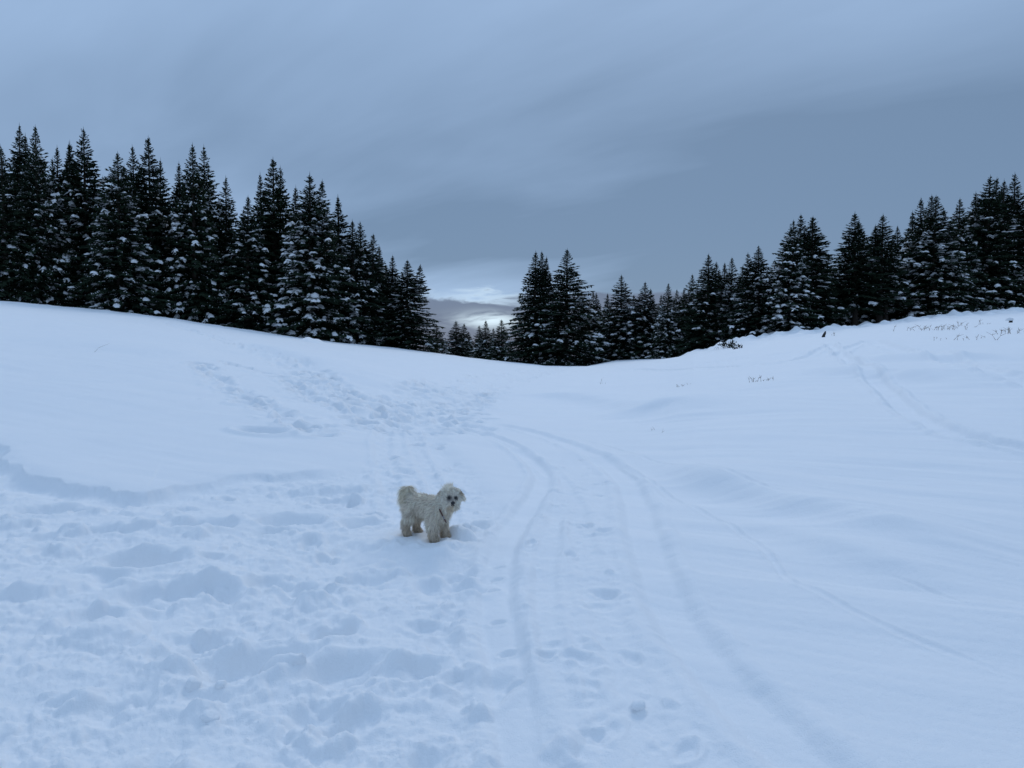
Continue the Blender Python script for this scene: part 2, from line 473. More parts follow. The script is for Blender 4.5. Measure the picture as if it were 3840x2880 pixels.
for k in rng.choice(cidx, 620, p=wts):
    R = min(.012 + rng.exponential(.020), .11)
    clod(GX[k] + rng.normal() * .02, GY[k] + rng.normal() * .02, R, R * rng.uniform(.3, .8), rng.uniform(1.6, 3.2), rng.uniform(.8, 1.6), rng.rand() * 3, rng.uniform(-.5, .5))
for k in rng.choice(cidx, 130, p=wts):
    footprint(GX[k], GY[k], rng.uniform(.045, .11), rng.uniform(.015, .045), rng.rand() * 3)
midx = np.nonzero((mid > .6) & (flat < .1) & (rad < 14) & (rad > 1.8))[0]
wts = rad[midx] ** 1.1; wts /= wts.sum()
for k in rng.choice(midx, 120, p=wts):
    R = min(.012 + rng.exponential(.014), .06)
    clod(GX[k], GY[k], R, R * rng.uniform(.25, .6), rng.uniform(2, 4), rng.uniform(.8, 1.6), rng.rand() * 3)
for k in rng.choice(midx, 40, p=wts):
    footprint(GX[k], GY[k], rng.uniform(.03, .06), rng.uniform(.008, .025), rng.rand() * 3)
pidx = np.nonzero((np.maximum(path, tk) > .5) & (rad < 60) & (rad > 9))[0]
wts = rad[pidx] ** 1.3; wts /= wts.sum()
for k in rng.choice(pidx, 560, p=wts):
    footprint(GX[k], GY[k], rng.uniform(.10, .18), rng.uniform(.03, .08), rng.rand() * 3)
    clod(GX[k] + rng.normal() * .3, GY[k] + rng.normal() * .3, rng.uniform(.06, .13), rng.uniform(.02, .05), 2.2)
for k in rng.choice(np.nonzero((tk > .5) & (rad < 60))[0], 260):
    footprint(GX[k], GY[k], rng.uniform(.09, .15), rng.uniform(.02, .05), rng.rand() * 3)
# boot prints inside the sled track
for (a, b) in [(1870, 2110), (1862, 2150), (1850, 2200), (1868, 2320), (1905, 2430), (1930, 2540)]:
    footprint(*ground_pt(a, b), .028, .016, .2)
# named big features of the left foreground: (photo x, y of the top, radius, height, power, stretch, turn)
for (a, b, R, H, pw, sx, ro) in [(470, 1975, .16, .10, 4, 1.5, .2), (280, 1990, .15, .10, 4, 1.1, .6), (60, 1960, .16, .12, 4, 1.2, .1), (250, 2050, .12, .08, 4, 1.0, .3),
                                 (620, 2060, .22, .08, 4, 1.8, .3), (820, 2150, .22, .12, 5, 1.5, -.2), (180, 2190, .20, .09, 3, 1.4, .4), (420, 2360, .18, .11, 4, 1.5, -.3),
                                 (300, 2590, .09, .07, 3, 1.3, .3), (1010, 2080, .15, .05, 3, 1.8, .1), (1170, 2240, .12, .09, 4, 1.2, 0), (1380, 2100, .08, .06, 3, 1.1, .2),
                                 (1440, 2090, .07, .05, 3, 1.1, .9), (690, 2860, .10, .06, 4, 1.2, .3), (1670, 2560, .06, .05, 4, 1.0, .3), (1800, 2650, .06, .05, 3, .8, .1),
                                 (1250, 1830, .2, .08, 3, 2.2, .1), (1150, 2000, .18, .06, 3, 2.0, .1), (2110, 2800, .09, .05, 4, 1.1, .1), (2390, 2650, .045, .045, 3, .8, .2)]:
    x, y = ground_pt(a, b); clod(x, y, R, H, pw, sx, ro)
for (a, b, R, dp, ro) in [(980, 1632, .20, .14, -.3), (540, 2100, .14, .09, .2), (760, 1960, .16, .08, .1), (1080, 1935, .17, .08, .05), (950, 2460, .16, .10, .5), (700, 2440, .12, .06, 0),
                          (1300, 2480, .12, .07, .4), (1350, 2150, .12, .06, .5), (600, 2210, .14, .07, .3), (200, 1900, .18, .07, .1), (1540, 2490, .08, .05, .2)]:
    x, y = ground_pt(a, b); footprint(x, y, R, dp, ro)
# snow bank at the foot of the white-laden spruce on the left
x, y = ground_pt(1165, 1285); clod(x, y + .8, .55, .42, 2.2, 1.3, .1)

DOG_X, DOG_Y = (lambda u, e: (u * 5.5, 5.5))(*ray(1627, 2026))    # under the near forepaw
DOG_Z = 5.5 * float(ray(1627, 2026)[1])
# hollow the dog stands in: settle the sheet to its paws
yaw = math.radians(-35)
def d2w(lx, ly):
    return lx * math.cos(yaw) - ly * math.sin(yaw), lx * math.sin(yaw) + ly * math.cos(yaw)
PAW0 = d2w(.13, -.06)
OX, OY = DOG_X - PAW0[0], DOG_Y - PAW0[1]
q = np.nonzero((np.hypot(GX - OX, GY - OY) < 1.0))[0]
dq = np.hypot(GX[q] - OX, GY[q] - OY)
wq = 1 - sstep(dq, .22, .75)
DZ[q] = DZ[q] * (1 - .75 * wq)
target = DOG_Z + .012 - GZ[q]
DZ[q] = DZ[q] + wq * (target - 0)
for lx, ly in [(.13, -.06), (.13, .06), (-.13, -.06), (-.13, .06)]:
    a, b = d2w(lx, ly); footprint(OX + a, OY + b, .042, .02, .3)
for (a, b, R, H) in [(1728, 2015, .11, .12), (1790, 1985, .07, .06), (1690, 2050, .07, .06), (1500, 2040, .05, .035), (1560, 2050, .05, .03), (1470, 2050, .07, .045), (1640, 2065, .10, .03), (1400, 2040, .09, .05)]:
    x, y = ground_pt(a, b); clod(x, y, R, H, 3, 1.2, .2)

# crumbly surface over everything that has been broken up
DZ += tramp * (1 - flat) * (.0065 * fbm(GX / .16, GY / .13, 131, 4, .62) + .004 * np.abs(fbm(GX / .07, GY / .06, 141, 3, .6))) * sstep(rad, 16, 6)
DZ += mid * (1 - flat) * .0035 * fbm(GX / .12, GY / .10, 151, 4, .62) * sstep(rad, 16, 6)
GZ = GZ + DZ
ii = np.arange(NR_ - 1)[:, None] * NT_; jj = np.arange(NT_)[None]; jn = (np.arange(NT_)[None] + 1) % NT_
FQ = np.stack([ii + jj, ii + NT_ + jj, ii + NT_ + jn, ii + jn], -1).reshape(-1, 4)
V = np.stack([GX, GY, GZ], 1)
# cap under the camera
V = np.vstack([V, [[0, 0, GZ[:NT_].mean()]]])
me = mesh_np('snow_ground', V, FQ)
def ground_z(x, y):
    r = math.hypot(x, y); t = math.atan2(x, y)
    i = min(max(np.searchsorted(R_, r), 1), NR_ - 1); j = min(max(np.searchsorted(th_f, t), 1), len(th_f) - 1)
    fr = (r - R_[i - 1]) / (R_[i] - R_[i - 1]); ft = (t - th_f[j - 1]) / (th_f[j] - th_f[j - 1])
    fr = min(max(fr, 0), 1); ft = min(max(ft, 0), 1)
    a = GZ[(i - 1) * NT_ + j - 1] * (1 - ft) + GZ[(i - 1) * NT_ + j] * ft
    b = GZ[i * NT_ + j - 1] * (1 - ft) + GZ[i * NT_ + j] * ft
    return float(a * (1 - fr) + b * fr)

def material(name):
    m = bpy.data.materials.new(name); m.use_nodes = True
    t = NT(m.node_tree)
    b = t.n('ShaderNodeBsdfPrincipled'); o = t.n('ShaderNodeOutputMaterial')
    t.link(b.outputs[0], o.inputs[0])
    return m, t, b
m_snow, t, b = material('snow')
geo = t.n('ShaderNodeNewGeometry')
n1 = t.noise(geo.outputs['Position'], 26, 5, .62)
n2 = t.noise(geo.outputs['Position'], 150, 3, .6)
mm = t.math('ADD', n1, t.math('MULTIPLY', n2, .9))
bp = t.n('ShaderNodeBump'); bp.inputs['Strength'].default_value = .40; bp.inputs['Distance'].default_value = .018
t.link(mm, bp.inputs['Height']); t.link(bp.outputs[0], b.inputs['Normal'])
tint = t.noise(geo.outputs['Position'], 1.4, 4, .55)
t.link(t.mix(tint, (.84, .87, .90, 1), (.90, .91, .92, 1)), b.inputs['Base Color'])
b.inputs['Roughness'].default_value = .75
b.inputs['Specular IOR Level'].default_value = .2
link('snow_ground', me, None, m_snow, kind='structure')

# ------------------------------------------------------------------ spruces
m_bark, t, b = material('bark')
geo = t.n('ShaderNodeTexCoord')
t.link(t.mix(t.noise(geo.outputs['Object'], 6, 5, .6), (.045, .036, .030, 1), (.11, .092, .078, 1)), b.inputs['Base Color'])
b.inputs['Roughness'].default_value = .95; b.inputs['Specular IOR Level'].default_value = .1
m_needle, t, b = material('spruce_needles')
geo = t.n('ShaderNodeTexCoord'); inf = t.n('ShaderNodeObjectInfo')
nn = t.noise(geo.outputs['Object'], 2.2, 3, .6)
nn = t.math('ADD', nn, t.math('MULTIPLY', t.math('SUBTRACT', inf.outputs['Random'], .5), .35), clamp=True)
t.link(t.mix(nn, (.012, .022, .016, 1), (.034, .052, .030, 1)), b.inputs['Base Color'])
b.inputs['Roughness'].default_value = .9; b.inputs['Specular IOR Level'].default_value = .08
m_tsnow, t, b = material('bough_snow')
b.inputs['Base Color'].default_value = (.92, .93, .94, 1)
b.inputs['Roughness'].default_value = .8; b.inputs['Specular IOR Level'].default_value = .15

def let_through(m, amount):
    t_ = m.node_tree; b_ = next(n for n in t_.nodes if n.type == 'BSDF_PRINCIPLED'); o_ = next(n for n in t_.nodes if n.type == 'OUTPUT_MATERIAL')
    tr = t_.nodes.new('ShaderNodeBsdfTranslucent'); mx = t_.nodes.new('ShaderNodeMixShader')
    mx.inputs[0].default_value = amount
    if b_.inputs['Base Color'].links: t_.links.new(b_.inputs['Base Color'].links[0].from_socket, tr.inputs['Color'])
    else: tr.inputs['Color'].default_value = b_.inputs['Base Color'].default_value
    t_.links.new(b_.outputs[0], mx.inputs[1]); t_.links.new(tr.outputs[0], mx.inputs[2]); t_.links.new(mx.outputs[0], o_.inputs[0])
let_through(m_tsnow, .28)
def make_spruce(seed, R=2.3, H=12.0, tops=((0, 0, 1.0, 0.0),), snow=.5, bare=.02, dense=1.0, thin_top=0.0, stems=None):
    rnd = np.random.RandomState(seed)
    U = rnd.uniform
    cv, cf, sv_, sf, tv, tf = [], [], [], [], [], []
    nc = [0]; ns = [0]
    def kite(p, q, side, wd):
        m = p * .55 + q * .45
        i = nc[0]
        cv.extend([p, m + side * wd, q, m - side * wd]); cf.append((i, i + 1, i + 2, i + 3)); nc[0] += 4
    def pat(p, q, side, wd, up):
        m = p * .45 + q * .55
        i = ns[0]
        sv_.extend([p, m + side * wd, q, m - side * wd, m + np.array((0, 0, up))])
        sf.extend([(i, i + 1, i + 4), (i + 1, i + 2, i + 4), (i + 2, i + 3, i + 4), (i + 3, i, i + 4)]); ns[0] += 5
    Z = np.array((0, 0, 1.0))
    lean_snow = U(0, 6.28); skew = U(0, 6.28)
    for (ax, ay, hf, z0f) in tops:
        Ht = H * hf - .2
        z = max(bare * H, z0f * H) + .15
        while z < Ht - .25:
            f = 1 - z / Ht
            prof = min(1.0, (f * 1.06) ** (1.02 - .26 * min(1, f * 3))) * (1 - .20 * max(0, (f - .82) / .18))
            prof *= 1 - thin_top * max(0, 1 - f / .35) * .5
            rz = R * prof * (1.0 if hf > .98 else .85) + .04
            n = int(round((6.5 + 5.5 * f) * dense)); rz *= U(.9, 1.08)
            a0 = U(0, 6.28)
            axf = z / Ht
            base = np.array((ax * axf, ay * axf, z))
            for k in range(n):
                a = a0 + 6.283 * (k + U(-.35, .35)) / n
                if rnd.rand() < .07: continue
                L = rz * U(.66, 1.08) * (1 + .13 * math.sin(2 * a + skew + z * .35) + .07 * math.sin(3 * a - skew))
                if rnd.rand() < .06: L *= 1.18
                if z0f > 0 and (ax * math.cos(a) + ay * math.sin(a)) < 0: L *= .6
                rd = np.array((math.cos(a), math.sin(a), 0)); sd = np.array((-math.sin(a), math.cos(a), 0))
                pit = math.tan(math.radians(np.interp(f, [0, .12, .4, 1], [52, 30, 8, -6]) + U(-8, 8)))
                droop = np.interp(f, [0, .2, .6, 1], [.0, .18, .36, .42]) * U(.7, 1.3)
                upt = np.interp(f, [0, .3, 1], [.10, .12, .20]) * U(.5, 1.2)
                zb = U(-.12, .12)
                def P(s):
                    return base + rd * (L * s) + Z * (zb + L * (pit * s - droop * s * s + upt * s ** 4))
                nt = int(5 + L * 10)
                for q in range(nt):
                    s = .12 + .86 * (q + rnd.rand()) / nt
                    p = P(s); tg = P(s + .05) - p; tg = tg / (np.linalg.norm(tg) + 1e-9)
                    sg = 1 if q % 2 else -1
                    tl = (.14 + .42 * L * min(.55, (1 - s) * .8 + .12)) * U(.7, 1.25)
                    tl = min(tl, .85)
                    dr = tg * U(.55, .9) + sd * sg * U(.5, .95) + Z * U(-.5, -.05) * min(1, f * 2.5)
                    dr = dr / np.linalg.norm(dr)
                    sde = np.cross(dr, Z) + np.array((U(-.4, .4), U(-.4, .4), U(-.6, .6))); sde = sde / np.linalg.norm(sde)
                    tl *= min(1, .35 + 3.2 * f)
                    kite(p, p + dr * tl, sde, (U(.04, .075) + .012 * L) * min(1, .45 + 2.5 * f))
                    if f > .18 and rnd.rand() < .55:          # hanging twigs
                        hl = U(.12, .36) * min(1, .3 + L * .4)
                        hd = -Z + rd * U(-.1, .35) + sd * U(-.3, .3); hd = hd / np.linalg.norm(hd)
                        kite(p, p + hd * hl, (sd if rnd.rand() < .5 else rd) , U(.03, .06))
                    ps = snow * .36 * sstep(f, .08, .34) * (.3 + .7 * s)
                    if rnd.rand() < ps:
                        pat(p + Z * .03, p + dr * tl * U(.15, .40) + Z * .03, np.cross(dr, Z) * 1.0, U(.03, .07), U(.03, .08))
                kite(P(.80), P(1.07), np.cross(rd, Z) * .6 + Z * .5, .07 * min(1, .4 + 3 * f))
                kite(P(.72), P(1.07), Z, .055 * min(1, .4 + 3 * f))
                # pillows of snow on the outer boughs
                pb = snow * .50 * sstep(f, .12, .42) * (1 + .6 * math.cos(a - lean_snow))
                if L > .35 and rnd.rand() < pb:
                    for _p in range(1 + (rnd.rand() < .6) + (L > 1.3 and rnd.rand() < .6)):
                        ln = U(.16, .36) / max(L, .6); s0 = U(.42, 1.08 - ln); s1 = s0 + ln; mm_ = 5
                        wmax = U(.07, .13) + .05 * L * U(.1, 1.0) ** 2; hmax = wmax * U(.6, 1.0)
                        i0 = ns[0]; off_ = sd * U(-.14, .14) * min(1, L)
                        for r_ in range(mm_):
                            tt = r_ / (mm_ - 1); s = s0 + (s1 - s0) * tt
                            en = math.sin(math.pi * (.08 + .84 * tt)) ** .6 * U(.7, 1.25)
                            p = P(s) + off_ + sd * U(-.03, .03) + Z * .03
                            for (cx_, cz_) in ((-1, -.7), (-.7, .5), (0, 1), (.7, .5), (1, -.7)):
                                sv_.append(p + sd * cx_ * wmax * en * U(.8, 1.2) + Z * cz_ * hmax * en * U(.75, 1.25)); ns[0] += 1
                        for r_ in range(mm_ - 1):
                            for c_ in range(4):
                                A = i0 + r_ * 5 + c_
                                sf.extend([(A, A + 1, A + 6), (A, A + 6, A + 5)])
                        for r_ in (0, mm_ - 1):
                            A = i0 + r_ * 5
                            sf.extend([(A, A + 1, A + 2), (A, A + 2, A + 3), (A, A + 3, A + 4)])
                        if f > .3 and rnd.rand() < .45:        # fingers of snow hanging over the end twigs
                            for _ in range(3):
                                s = U(s0, s1); p = P(s) + off_
                                e = p + rd * U(.05, .2) + sd * U(-.3, .3) - Z * U(.10, .28)
                                pat(p + Z * .03, e, np.cross(e - p, Z) / (np.linalg.norm(np.cross(e - p, Z)) + 1e-6), U(.05, .09), .06)
            z += (.14 + .15 * f) * U(.8, 1.2)
        # leader with its upright shoots
        tip = np.array((ax, ay, Ht))
        for g in range(3):
            an = g * 1.05
            kite(tip - Z * .95, tip + Z * .20, np.array((math.cos(an), math.sin(an), 0)), .032)
        for g in range(9):
            an = U(0, 6.28); zz = U(.12, .75)
            p = tip - Z * zz
            e = p + np.array((math.cos(an), math.sin(an), 0)) * (.04 + .22 * zz) + Z * (.10 + .10 * zz)
            kite(p, e, np.array((-math.sin(an), math.cos(an), 0)), .03)
            kite(p, e, Z, .03)
    # trunks
    for (sx0, sy0, tx, ty, zt, r0) in (stems or [(0, 0, 0, 0, .97, .17)]):
        i = len(tv); ng = 8
        for k in range(7):
            tt = k / 6; rr = r0 * (1 - tt) + .015 + (.06 if k == 0 else 0)
            for g in range(ng):
                an = 6.283 * g / ng
                tv.append((sx0 + (tx - sx0) * tt + rr * math.cos(an), sy0 + (ty - sy0) * tt + rr * math.sin(an), -.5 + (zt * H + .5) * tt))
        for k in range(6):
            for g in range(ng):
                tf.append((i + k * ng + g, i + k * ng + (g + 1) % ng, i + (k + 1) * ng + (g + 1) % ng, i + (k + 1) * ng + g))
    mt = mesh_np('trunk', tv, tf)
    mc = mesh_np('crown', cv, cf, smooth=False)
    ms = mesh_np('snow_cover', sv_, sf, smooth=True) if sf else None
    mt.materials.append(m_bark); mc.materials.append(m_needle)
    if ms: ms.materials.append(m_tsnow)
    return mt, mc, ms, R, H

V_ = {}
V_['plain'] = [make_spruce(s, R=2.15, snow=.50) for s in (1, 2, 3)]
V_['dark'] = [make_spruce(s, R=2.2, snow=.22) for s in (11, 12)]
V_['snowy'] = [make_spruce(s, R=2.5, snow=.95) for s in (21, 22)]
V_['slim'] = [make_spruce(s, R=1.7, snow=.55, thin_top=.6) for s in (31, 32)]
V_['twin'] = [make_spruce(s, R=2.3, snow=.45, tops=((0, 0, 1.0, 0), (.75, .1, .955, .62))) for s in (41, 42)]
V_['twinsnow'] = [make_spruce(51, R=2.5, snow=1.0, tops=((0, 0, 1.0, 0), (.62, -.1, .955, .6)))]
V_['twinleft'] = [make_spruce(61, R=2.3, snow=.35, tops=((0, 0, 1.0, 0), (-.7, 0, .93, .6)))]
V_['bare'] = [make_spruce(71, R=2.3, snow=.30, bare=.17, stems=[(.15, 0, 0, 0, .97, .16)])]
V_['bare2'] = [make_spruce(72, R=2.1, snow=.30, bare=.19, stems=[(-.05, 0, 0, 0, .97, .17), (.42, .2, .3, .1, .7, .13)])]
V_['far'] = [make_spruce(s, R=2.1, snow=.45, dense=1.1) for s in (81, 82)]

count = {}
def plant(x_px, y_tip, off, kind, w_px, label, group, Yabs=None, rot=None):
    u, e = ray(x_px, y_tip)
    Yc, _ = crest(np.array(float(u)))
    Y = float(Yabs if Yabs else Yc + off)
    x = float(u) * Y
    zb = ground_z(x, Y) if math.hypot(x, Y) < 2000 else 0
    Ht = float(e) * Y - zb
    k = count.get(kind, 0); count[kind] = k + 1
    mt, mc, ms, R, H = V_[kind][k % len(V_[kind])]
    ro = link('spruce_tree', None, None, None, label=label, category='tree', group=group)
    ro.location = (x, Y, zb - .05)
    sw = (1.9 if kind == 'far' and Yabs else 1.36) * (w_px / 2) / F_PX * Y / R
    ro.scale = (sw, sw, Ht / H)
    if kind.startswith(('twin', 'bare')): ro.rotation_euler.z = rot or 0.0
    else: ro.rotation_euler.z = (k * 2.399 + x_px * .01) % 6.283
    lr = random.Random(int(x_px * 7)); ro.rotation_euler.x = lr.uniform(-.022, .022); ro.rotation_euler.y = lr.uniform(-.022, .022)
    link('trunk', mt, ro)
    link('crown', mc, ro)
    if ms: link('snow_cover', ms, ro, kind='stuff')
    return ro

GL, GG, GM, GRT = ('spruces of the left stand', 'small spruces in the far gap', 'spruces of the middle clump', 'spruces of the right stand')
TREES = [
 # x, tip y, metres behind the brow, kind, width px, label, group
 (11, 536, 3.0, 'plain', 210, 'spruce cut through by the left picture edge', GL),
 (61, 449, 5.0, 'dark', 200, 'tallest spruce of the left stand, nearest tip to the left picture edge that stands clear', GL),
 (125, 457, 3.5, 'snowy', 215, 'tall spruce just right of the tallest one at far left, snow on its lower boughs', GL),
 (209, 538, 8.0, 'slim', 150, 'thin tip behind, left one of two slim tips before the big double-topped spruce', GL),
 (248, 527, 9.0, 'slim', 150, 'thin tip behind, right one of two slim tips touching the big double-topped spruce', GL),
 (311, 470, 4.5, 'twinleft', 250, 'big dark spruce at far left with a lower second top on its left shoulder', GL),
 (380, 647, 11.0, 'plain', 130, 'low spruce tip in the notch right of the big double-topped spruce', GL),
 (437, 557, 1.8, 'snowy', 265, 'broad front spruce of the left stand with bowed snowy boughs near the ground', GL),
 (508, 536, 5.5, 'plain', 185, 'spruce whose tip leans close left of the highest tip between the two notches', GL),
 (559, 498, 4.2, 'dark', 235, 'tall dark spruce with the highest tip between the two sky notches of the left stand', GL),
 (665, 597, 8.5, 'slim', 160, 'shorter spruce behind, just left of two equal tall tips', GL),
 (719, 525, 3.2, 'plain', 215, 'left one of the two equal tall spruce tips in the left stand', GL),
 (760, 530, 4.6, 'plain', 200, 'right one of the two equal tall spruce tips in the left stand', GL),
 (840, 652, 5.0, 'dark', 185, 'dark narrow spruce standing just right of the two equal tall tips', GL),
 (917, 725, 2.4, 'plain', 205, 'lower spruce in the dip left of the tall broad spruce, open lower boughs', GL),
 (1022, 581, 4.8, 'dark', 270, 'tall broad dark spruce left of the white-laden one, almost free of snow', GL),
 (1158, 638, 1.2, 'twinsnow', 285, 'double-topped spruce heavily laden with white snow at the edge of the slope', GL),
 (1272, 720, 6.0, 'slim', 200, 'slender spruce rising behind the right shoulder of the white-laden one', GL),
 (1324, 815, 2.6, 'plain', 195, 'left one of a pair of close tips right of the white-laden spruce', GL),
 (1355, 820, 5.0, 'dark', 190, 'right one of a pair of close tips right of the white-laden spruce', GL),
 (1390, 869, 3.2, 'dark', 170, 'spruce on the falling end of the left stand, below the pair of close tips', GL),
 (1418, 912, 5.5, 'plain', 150, 'small dark tip next below on the falling end of the left stand', GL),
 (1470, 950, 5.0, 'slim', 150, 'pale frosted thin-topped spruce second from the right end of the left stand', GL),
 (1522, 967, 2.0, 'twin', 215, 'last large spruce at the right end of the left stand', GL),
 (1641, 1211, 0, 'far', 88, 'small distant spruce closest to the right end of the left stand', GG),
 (1715, 1198, 0, 'far', 108, 'broadest small distant spruce, left half of the gap', GG),
 (1737, 1208, 0, 'far', 84, 'small distant spruce grown against the right side of the broadest one in the gap', GG),
 (1754, 1238, 0, 'far', 72, 'lowest small distant spruce right of the broadest one in the gap', GG),
 (1799, 1215, 0, 'far', 78, 'small distant spruce under the bright break in the clouds, left of three', GG),
 (1822, 1196, 0, 'far', 88, 'small distant spruce under the bright break in the clouds, tallest of three', GG),
 (1851, 1225, 0, 'far', 68, 'small distant spruce under the bright break in the clouds, lowest of three', GG),
 (1883, 1193, 0, 'far', 105, 'small distant spruce closest to the tall middle clump', GG),
 (2003, 932, 2.6, 'twin', 185, 'left spruce of the tall middle clump with forked top', GM),
 (2038, 935, 4.0, 'plain', 165, 'dark spruce between the forked one and the front one in the middle clump', GM),
 (2122, 925, 1.0, 'snowy', 250, 'tallest front spruce of the middle clump reaching the lowest point of the snow', GM),
 (2189, 1094, 4.5, 'slim', 110, 'short spruce directly behind the right flank of the tallest middle one', GM),
 (2220, 1091, 5.5, 'plain', 115, 'left one of a pair of short tips right of the middle clump', GRT),
 (2240, 1091, 4.0, 'plain', 110, 'right one of a pair of short tips right of the middle clump', GRT),
 (2281, 1094, 5.0, 'slim', 95, 'faint thin spruce tip behind the left side of the lone snowy spruce', GRT),
 (2329, 1024, 1.5, 'snowy', 175, 'snowy spruce standing freest, first tall one right of the middle clump', GRT),
 (2414, 1051, 2.0, 'plain', 155, 'spruce with drooping left boughs, second tall one right of the middle clump', GRT),
 (2440, 1076, 3.5, 'plain', 110, 'blunt-topped spruce joined to the right side of the second tall one', GRT),
 (2475, 1099, 5.0, 'slim', 95, 'lowest tip in the right stand between two taller frosted spruces', GRT),
 (2502, 1056, 1.0, 'snowy', 125, 'slim spruce thickly frosted with snow where the snow bank begins', GRT),
 (2538, 1079, 7.0, 'snowy', 112, 'slim frosted spruce just above the step of the snow bank', GRT),
 (2567, 1074, 8.5, 'plain', 110, 'short spruce behind, left of the rising tips over the snow bank', GRT),
 (2593, 1021, 7.5, 'plain', 130, 'spruce with pointed top on the left flank of the first high peak over the bank', GRT),
 (2653, 943, 6.0, 'dark', 180, 'first high peak over the snow bank, dark spruce above the small black shrubs', GRT),
 (2681, 974, 8.0, 'plain', 140, 'spruce grown against the right side of the first high peak over the bank', GRT),
 (2713, 978, 7.0, 'slim', 130, 'narrow tip midway between the first high peak and the frosted tip', GRT),
 (2748, 959, 6.0, 'snowy', 150, 'frosted narrow tip left of the forked spruce in the right stand', GRT),
 (2784, 989, 8.5, 'plain', 120, 'small low tip tucked behind the left side of the forked spruce', GRT),
 (2846, 913, 3.6, 'twinleft', 190, 'forked spruce standing alone at the middle of the right stand', GRT),
 (2965, 816, 2.5, 'snowy', 205, 'left front spruce of the tall trio, snow tufts down its right side', GRT),
 (3010, 795, 5.0, 'twin', 200, 'middle spruce of the tall trio with forked top', GRT),
 (3044, 801, 3.5, 'dark', 235, 'right broad dark spruce of the tall trio', GRT),
 (3105, 943, 8.0, 'plain', 125, 'small spruce in the notch right of the tall trio', GRT),
 (3206, 787, 3.0, 'bare', 235, 'spruce with one bare lower trunk, right of the notch after the tall trio', GRT),
 (3310, 794, 2.2, 'bare2', 205, 'spruce with two pale bare trunks showing at its foot', GRT),
 (3371, 837, 6.5, 'dark', 140, 'short dark cone-shaped spruce right of the one with two bare trunks', GRT),
 (3429, 783, 7.0, 'slim', 130, 'thin tip at the left shoulder of the big rounded group on the right', GRT),
 (3460, 733, 5.0, 'plain', 185, 'left tip of three on the big rounded group on the right', GRT),
 (3484, 724, 6.5, 'dark', 170, 'middle tip of three on the big rounded group on the right', GRT),
 (3509, 726, 1.6, 'snowy', 265, 'front spruce of the big rounded group with snowy spreading lower boughs', GRT),
 (3545, 776, 7.5, 'slim', 150, 'hidden tip between the big rounded group and the pointed dark spruce', GRT),
 (3594, 735, 3.5, 'snowy', 190, 'pointed spruce with thick snow shelves down its left side, right part of the picture', GRT),
 (3660, 710, 6.0, 'dark', 170, 'dark tip left of the tall cluster near the right picture edge', GRT),
 (3702, 649, 3.5, 'plain', 240, 'tallest spruce of the cluster near the right picture edge', GRT),
 (3726, 658, 5.5, 'dark', 190, 'second tip of the cluster near the right edge, grown against the tallest', GRT),
 (3769, 667, 4.0, 'slim', 185, 'spruce ending in a bare thin spire near the right picture edge', GRT),
 (3810, 638, 6.0, 'dark', 200, 'dark pointed spruce highest at the right picture edge', GRT),
 (3880, 690, 3.0, 'snowy', 260, 'spruce cut through by the right picture edge, snow shelves on its left side', GRT),
]
GAPY = {1641: 92, 1715: 104, 1737: 110, 1754: 118, 1799: 122, 1822: 116, 1851: 126, 1883: 104}
for (x, yt, off, kind, wpx, lab, grp) in TREES:
    plant(x, yt, off, kind, wpx, lab, grp, Yabs=GAPY.get(x))
# deeper rows that close the gaps with darkness
env_x = [t_[0] for t_ in TREES]; env_y = [t_[1] for t_ in TREES]
brnd = random.Random(8)
def back_row(x0, x1, step, off0, off1, lower, lab, grp):
    x = x0
    while x <= x1:
        near = [yy for xx, yy in zip(env_x, env_y) if abs(xx - x) < 65]
        if near:
            yt = max(near) + brnd.uniform(lower * .25, lower * .8)
            plant(x, yt, brnd.uniform(off0, off1), 'far', brnd.uniform(150, 200), lab, grp)
        x += step * brnd.uniform(.8, 1.2)
back_row(20, 1520, 62, 9, 17, 110, 'dark spruce deep inside the left stand, showing only between the front trees', 'spruces deep in the left stand')
back_row(2330, 3840, 58, 9, 16, 90, 'dark spruce deep inside the right stand, showing only between the front trees', 'spruces deep in the right stand')

# ------------------------------------------------------------------ dry plants poking out of the snow
m_dry, t, b = material('dry_stalk')
b.inputs['Base Color'].default_value = (.17, .125, .085, 1); b.inputs['Roughness'].default_value = .9
m_shrub, t, b = material('shrub_leaf')
b.inputs['Base Color'].default_value = (.022, .026, .018, 1); b.inputs['Roughness'].default_value = .9
def blades(seed, n, spread, h, wd, lean=.5, fork=True, depth=.6):
    rnd = np.random.RandomState(seed); vs, fs = [], []
    def tube(p, q, r):
        d = q - p; d = d / np.linalg.norm(d)
        s = np.cross(d, (0.3, .9, .2)); s /= np.linalg.norm(s); s2 = np.cross(d, s)
        i = len(vs)
        for c, rr in ((p, r), (q, r * .35)):
            for g in range(3):
                an = g * 2.094; vs.append(c + (s * math.cos(an) + s2 * math.sin(an)) * rr)
        for g in range(3):
            fs.append((i + g, i + (g + 1) % 3, i + 3 + (g + 1) % 3, i + 3 + g))
    for k in range(n):
        p = np.array((rnd.normal() * spread * .5, rnd.normal() * spread * .5 * depth, -.05))
        hh = h * rnd.uniform(.3, 1.1)
        bend = np.array((rnd.normal() * lean, rnd.normal() * lean, 0)) * hh
        m_ = p + np.array((0, 0, hh * .6)) + bend * .35; q = p + np.array((0, 0, hh)) + bend
        tube(p, m_, wd); tube(m_, q, wd * .7)
        if fork:
            for _ in range(2):
                tube(m_, m_ + np.array((rnd.normal() * .35, rnd.normal() * .35, rnd.uniform(.2, .5))) * hh * .6, wd * .6)
    return mesh_np('stalks', vs, fs)
